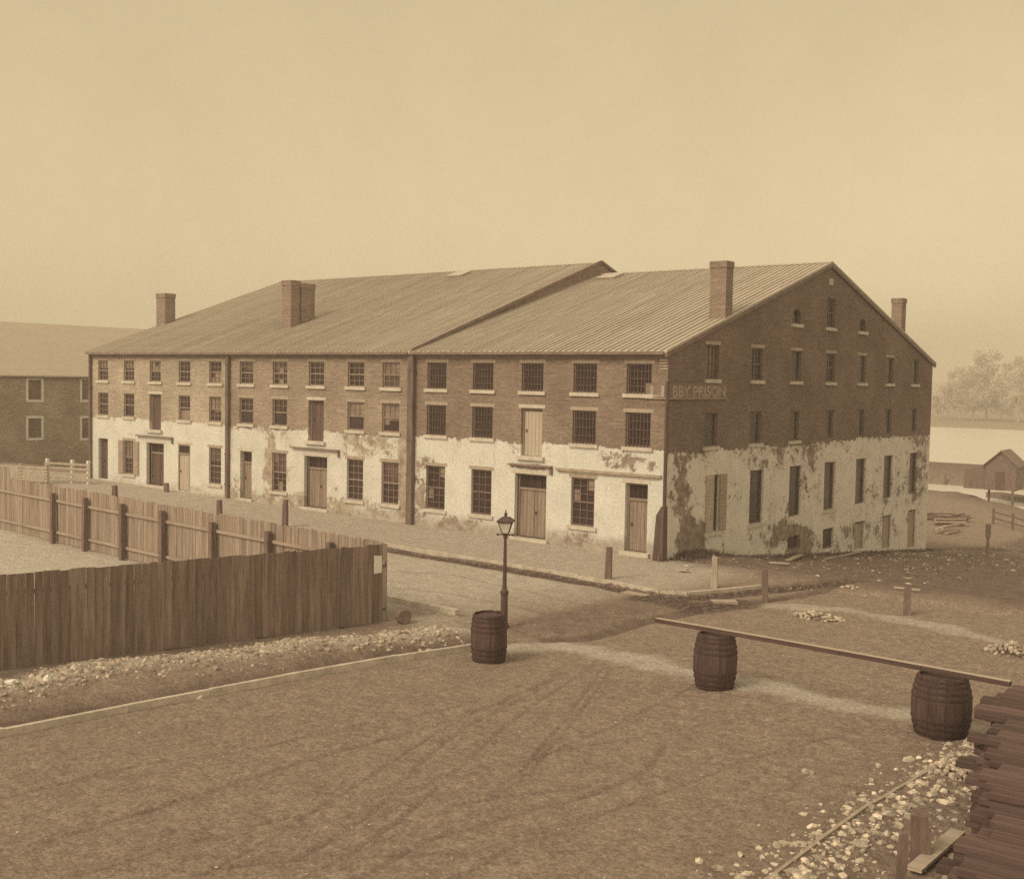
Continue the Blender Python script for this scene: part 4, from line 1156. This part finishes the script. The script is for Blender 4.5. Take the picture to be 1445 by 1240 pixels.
# slabs bridging the gutter
for u, v, a, b, rz, lb in ((897, 832, .95, .42, -.1, 'pale stone slab bridging the gutter left of the pavement corner'), (1022, 843, .8, .4, .75, 'pale stone slab bridging the gutter right of the pavement corner')):
    p = at(u, v); m = MB(); m.box(-a / 2, a / 2, -b / 2, b / 2, -.12, .03); o = m.build('stone_slab', MT['lintel']); o.location = (p.x, p.y, H(p.x, p.y) + .015); o.rotation_euler = (0, 0, rz); tag(o, lb, 'slab')

# ------------------------------------------------------------------ loose planks by the gable
def loose(u0, v0, u1, v1, w_, label, lift=.06):
    a, b = at(u0, v0), at(u1, v1); a.z = H(a.x, a.y) + lift; b.z = H(b.x, b.y) + lift + .05
    m = MB(); m.beam((0, 0, 0), b - a, w_, .05); o = m.build('loose_plank', MT['plank']); o.location = a; tag(o, label, 'plank')
loose(1056, 778, 1086, 771, .3, 'pale plank leaning low against the foot of the gable', .5)
loose(1112, 792, 1131, 784, .25, 'short pale plank near the basement window of the gable')
loose(1086, 797, 1113, 800, .09, 'narrow pale plank lying behind the dark post')
loose(1165, 790, 1215, 781, .12, 'long thin lath lying along the foot of the gable')
loose(958, 806, 970, 808, .22, 'small pale board scrap near the corner downspout')
loose(1262, 831, 1298, 837, .05, 'thin lath lying across the low stump post')
loose(1290, 1222, 1352, 1172, .22, 'pale weathered plank in the stones beside the slim foreground post', .1)
loose(1335, 1235, 1445, 1140, .12, 'long thin edging board in front of the lumber stack', .1)

# ------------------------------------------------------------------ weeds at the foot of the gable
m = MB()
for _ in range(3800):
    r_ = random.random()
    if r_ < .62: x, y = abs(random.gauss(0, .6)) + .04, .4 + 30 * (random.random() + .12 * math.sin(random.random() * 40))
    if r_ < .62: y = min(30, max(.4, y + random.gauss(0, .5)))
    elif r_ < .8: x, y = random.uniform(.1, 9), random.uniform(2, 40)
    else: x, y = random.gauss(.35, .3), random.gauss(2.2, .9); x = max(.05, x)
    z = float(base_h(x, y)) - .03; h_ = random.uniform(.03, .20) * (1.8 if r_ >= .8 else 1.0); a = random.uniform(0, 6.3); w_ = random.uniform(.01, .03)
    dx, dy = math.cos(a) * w_, math.sin(a) * w_; lx, ly = random.gauss(0, .12), random.gauss(0, .12)
    if x + lx < .03: lx = 0.05
    m.face([(x - dx, y - dy, z), (x + dx, y + dy, z), (x + dx * .7 + lx * .5, y + dy * .7 + ly * .5, z + h_ * .6), (x + lx, y + ly, z + h_), (x - dx * .7 + lx * .5, y - dy * .7 + ly * .5, z + h_ * .6)])
tag(m.build('weeds', MT['weeds']), 'dry weeds growing along the foot of the gable wall', 'weeds', kind='stuff')

# ------------------------------------------------------------------ lumber stack at the right edge
def at_h(u, v, z):
    r = ray(u, v); t = (z - CZ) / r.z; return CAM + r * t
TOP = 1.15; TH = .107; ncourse = 11
ca, cb = at_h(1418, 962, TOP), at_h(1352, 1262, TOP)
ends = Vector((cb.x - ca.x, cb.y - ca.y)); Lr = ends.length; dl = ends.normalized()
dirp = Vector((math.cos(rad(4)), math.sin(rad(4)))) ; nrow = int(Lr / .36)
protos = []
for k in range(6):
    m = MB(); Lk = random.uniform(4.6, 5.4)
    for q in range(8):
        x0, x1 = Lk * q / 8, Lk * (q + 1) / 8
        w0 = lambda t: .174 + .004 * math.sin(t * 2.3 + k)
        zt = lambda t: TH - .014 + .004 * math.sin(t * 1.7 + 2 * k)
        m.box8([(x0, -w0(x0), 0), (x1, -w0(x1), 0), (x1, w0(x1), 0), (x0, w0(x0), 0), (x0, -w0(x0) + .002, zt(x0)), (x1, -w0(x1) + .002, zt(x1)), (x1, w0(x1) - .002, zt(x1)), (x0, w0(x0) - .002, zt(x0))])
    protos.append(m)
first = {}
zb = TOP - ncourse * TH
for c in range(ncourse):
    for wch in range(nrow):
        if c == ncourse - 1 and random.random() < .06: continue
        k = random.randrange(6); t = (wch + .5) / nrow
        pos = Vector((ca.x, ca.y)) + ends * t + dirp * (random.uniform(-.16, .22) - .35 * (random.random() < .08))
        if k not in first: o = protos[k].build('lumber_plank', MT['lumber']); first[k] = o
        else: o = first[k].copy(); COL.objects.link(o)
        o.location = (pos.x, pos.y, zb + c * TH); o.rotation_euler = (0, 0, rad(4) + random.uniform(-.006, .006))
        tag(o, 'rough dark thick plank stacked in the lumber pile at the lower right', 'plank', 'planks of the lumber pile')

# ------------------------------------------------------------------ riverside: shed, posts, boats of timber, trees
sp = CAM + ray(1410, 688) * 1.0
def at_z(u, v, z):
    r = ray(u, v); t = (z - CZ) / r.z; return CAM + r * t
sc = at_z(1411, 687, -3.0)
sd = empty('wharf_shed', (sc.x, sc.y, -3.1), rad(4), 'small gabled wooden shed on the wharf across the water', 'shed')
m = MB(); m.box(-1.7, 1.7, 0, 5, -.3, 2.7); m.face([(-1.7, -.001, 2.7), (1.7, -.001, 2.7), (0, -.001, 4.3)]); m.face([(-1.7, 5.001, 2.7), (1.7, 5.001, 2.7), (0, 5.001, 4.3)]); m.build('wall', MT['shed'], sd)
m = MB(); m.box8([(-2.0, -.3, 2.5), (0, -.3, 4.32), (0, 5.3, 4.32), (-2, 5.3, 2.5), (-2.0, -.3, 2.6), (0, -.3, 4.45), (0, 5.3, 4.45), (-2, 5.3, 2.6)]); m.box8([(0, -.3, 4.32), (2, -.3, 2.5), (2, 5.3, 2.5), (0, 5.3, 4.32), (0, -.3, 4.45), (2, -.3, 2.6), (2, 5.3, 2.6), (0, 5.3, 4.45)]); m.build('roof', MT['trim'], sd)
m = MB(); m.box8([(-4.2, .4, -.3), (-1.72, .4, -.3), (-1.72, 4.5, -.3), (-4.2, 4.5, -.3), (-4.2, .4, 1.9), (-1.72, .4, 2.6), (-1.72, 4.5, 2.6), (-4.2, 4.5, 1.9)]); m.build('lean_to', MT['shed'], sd)
m = MB(); m.box(-.5, .5, -.05, -.005, -.2, 1.9); m.build('door', MT['door_dark'], sd); sd.scale = (.85, .85, .85)
for u, v, h_, lb in ((1395, 712, 2.0, 'thin mooring post in the water before the shed'), (1428, 722, 2.2, 'dark mooring post in the water at the right edge'), (1333, 684, 1.2, 'small mooring post at the far side of the water')):
    p = at_z(u, v, WATER); m = MB(); m.lathe([(.14, -1.5), (.12, h_)], 9); o = m.build('mooring_post', MT['post']); o.location = p; tag(o, lb, 'post')
a, b = at_z(1402, 701, WATER), at_z(1475, 712, WATER)
m = MB(); m.beam((0, 0, .15), b - a + Vector((0, 0, .15)), 2.0, .8); o = m.build('timber_raft', MT['shed']); o.location = a; tag(o, 'long dark timber raft lying on the water by the wharf', 'raft')
# bank fence at right
a, b = at(1398, 738), at(1470, 760)
rail_fence(a, b, (.05, .45, .9), (.5, 1.0), 1.3, 'broken rail fence on the river bank right of the warehouse', 'post', 'post')
for k, (u, v) in enumerate(((1322, 735), (1340, 742), (1352, 737), (1338, 752))):
    p = at(u, v); m = MB()
    for q in range(5):
        aa = random.uniform(-.4, .4); m.beam((-1.2, random.uniform(-.5, .5), .1 + .12 * q), (1.2, random.uniform(-.5, .5) + aa, .15 + .12 * q), .2, .1)
    o = m.build('driftwood_pile', MT['plank'] if k % 2 else MT['post']); o.location = p; o.rotation_euler = (0, 0, k * .5)
    tag(o, ('heap of dark old boards on the river bank at the warehouse corner', 'heap of pale old boards on the river bank', 'small heap of dark boards nearer the water', 'pale boards lying lower down the slope behind the warehouse')[k], 'board heap')

def tree_mesh(seed, hgt, wid):
    rnd = random.Random(seed); m = MB()
    clumps = []
    for k in range(26):
        a = rnd.uniform(0, 6.3); z = rnd.uniform(.22, 1.0); r = wid / 2 * math.sqrt(max(.05, 1 - ((z - .55) / .5) ** 2)) * rnd.uniform(.2, 1)
        clumps.append((math.cos(a) * r, math.sin(a) * r, z * hgt, rnd.uniform(.09, .17) * wid))
    for cx, cy, cz, cr in clumps:
        for q in range(230):
            v = Vector((rnd.gauss(0, 1), rnd.gauss(0, 1), rnd.gauss(0, .8))).normalized() * cr * rnd.uniform(.5, 1.1)
            p = Vector((cx, cy, cz)) + v; s = rnd.uniform(.12, .34)
            n1 = Vector((rnd.gauss(0, 1), rnd.gauss(0, 1), rnd.gauss(0, 1))).normalized(); n2 = n1.orthogonal().normalized() * s; n3 = n1.cross(n2).normalized() * s * .7
            m.face([p - n2, p - n3, p + n2, p + n3])
    t = MB(); t.lathe([(.45, -1), (.36, hgt * .3), (.2, hgt * .7), (.05, hgt * .9)], 8)
    for k in range(6):
        c = clumps[k * 4]; t.beam((0, 0, hgt * (.25 + .07 * k)), (c[0], c[1], c[2]), .18, .18)
    return m, t
tp = []
for k, (hh, ww) in enumerate(((20, 17), (17, 13), (23, 15))):
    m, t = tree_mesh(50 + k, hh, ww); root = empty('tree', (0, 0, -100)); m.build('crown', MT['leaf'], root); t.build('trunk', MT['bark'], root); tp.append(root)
spots = [(1338, 350, 1, .66), (1356, 352, 2, .74), (1374, 345, 0, .84), (1393, 350, 2, .96), (1414, 352, 0, .62), (1438, 345, 2, .88), (1462, 350, 0, .8), (1490, 352, 1, 1.1), (1322, 360, 1, .45), (1520, 350, 2, 1), (1290, 352, 0, .9)]
lab = ['low round tree on the far bank second from the warehouse edge', 'mid sized hazy tree on the far bank above the left of the shed lean-to', 'broad hazy tree on the far bank left of the shed', 'tallest hazy tree on the far bank above the shed',
       'low broad tree on the far bank right of the tallest one', 'tall hazy tree on the far bank at the right edge of view', 'broad tree on the far bank past the right edge', 'narrow tree on the far bank past the right edge', 'smallest hazy tree on the far bank next to the warehouse edge', 'far tree out past the right side', 'far tree hidden behind the warehouse']
used = set()
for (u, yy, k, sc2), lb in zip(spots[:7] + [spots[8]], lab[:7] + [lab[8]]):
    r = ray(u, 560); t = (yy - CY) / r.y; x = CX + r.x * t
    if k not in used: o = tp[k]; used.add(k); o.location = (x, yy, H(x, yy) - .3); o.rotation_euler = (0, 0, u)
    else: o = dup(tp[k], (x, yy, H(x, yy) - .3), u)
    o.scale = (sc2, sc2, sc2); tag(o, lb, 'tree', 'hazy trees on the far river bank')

# ------------------------------------------------------------------ air
m = MB(); m.box(-1250, 1250, -1250, 1250, -12, 34)
hz = m.build('haze', None) if False else None
me = bpy.data.meshes.new('haze'); me.from_pydata(m.v, [], m.f); me.update()
hm = bpy.data.materials.new('haze_air'); hm.use_nodes = True; t = hm.node_tree; t.nodes.clear()
vo = t.nodes.new('ShaderNodeVolumePrincipled'); ou = t.nodes.new('ShaderNodeOutputMaterial'); t.links.new(vo.outputs[0], ou.inputs['Volume'])
vo.inputs['Color'].default_value = (0.97, 0.95, 0.90, 1); vo.inputs['Density'].default_value = 0.0013; vo.inputs['Anisotropy'].default_value = 0.0
me.materials.append(hm); ho = bpy.data.objects.new('haze', me); COL.objects.link(ho); tag(ho, kind='stuff', label='thin pale haze in the river air', cat='haze')

# ------------------------------------------------------------------ light
SUN_EL = rad(40); sun_dir = Vector((-0.24, -0.97, 0)).normalized()
sl = bpy.data.lights.new('sun', 'SUN'); sl.energy = 1.85; sl.angle = rad(24); sl.color = (1.0, 0.83, 0.55)
so = bpy.data.objects.new('sun', sl); COL.objects.link(so)
tosun = Vector((sun_dir.x * math.cos(SUN_EL), sun_dir.y * math.cos(SUN_EL), math.sin(SUN_EL)))
so.rotation_euler = (-tosun).to_track_quat('-Z', 'Y').to_euler(); so.location = (-30, -60, 60)
W = bpy.data.worlds.new('World'); S.world = W; W.use_nodes = True
t = W.node_tree; bg = t.nodes['Background']
sk = t.nodes.new('ShaderNodeTexSky'); sk.sky_type = 'NISHITA'; sk.sun_disc = False; sk.sun_elevation = SUN_EL
sk.sun_rotation = math.atan2(sun_dir.x, sun_dir.y)
sk.dust_density = 4.0
bw = t.nodes.new('ShaderNodeRGBToBW'); t.links.new(sk.outputs[0], bw.inputs[0])
mr = t.nodes.new('ShaderNodeMath'); mr.operation = 'MULTIPLY_ADD'; t.links.new(bw.outputs[0], mr.inputs[0]); mr.inputs[1].default_value = 1.3; mr.inputs[2].default_value = 3.6
mn = t.nodes.new('ShaderNodeMath'); mn.operation = 'MINIMUM'; t.links.new(mr.outputs[0], mn.inputs[0]); mn.inputs[1].default_value = 11.0
mx = t.nodes.new('ShaderNodeMix'); mx.data_type = 'RGBA'; mx.blend_type = 'MULTIPLY'; mx.inputs[0].default_value = 1
tc = t.nodes.new('ShaderNodeTexCoord'); cl = t.nodes.new('ShaderNodeTexNoise'); t.links.new(tc.outputs['Generated'], cl.inputs['Vector'])
cl.inputs['Scale'].default_value = 5.0; cl.inputs['Detail'].default_value = 9; cl.inputs['Roughness'].default_value = 0.72
c1 = t.nodes.new('ShaderNodeMath'); c1.operation = 'MULTIPLY_ADD'; t.links.new(cl.outputs[0], c1.inputs[0]); c1.inputs[1].default_value = 0.26; c1.inputs[2].default_value = 0.87
c2 = t.nodes.new('ShaderNodeMath'); c2.operation = 'MULTIPLY'; t.links.new(mn.outputs[0], c2.inputs[0]); t.links.new(c1.outputs[0], c2.inputs[1])
t.links.new(c2.outputs[0], mx.inputs[6]); mx.inputs[7].default_value = (1.0, 0.795, 0.475, 1)
t.links.new(mx.outputs[2], bg.inputs['Color']); bg.inputs['Strength'].default_value = 0.1

S.view_settings.view_transform = 'Standard'; S.view_settings.look = 'None'; S.view_settings.exposure = 0.0; S.view_settings.gamma = 1.0
S.cycles.volume_max_steps = 32; S.cycles.max_bounces = 5; S.cycles.volume_bounces = 1
S.cycles.use_denoising = False
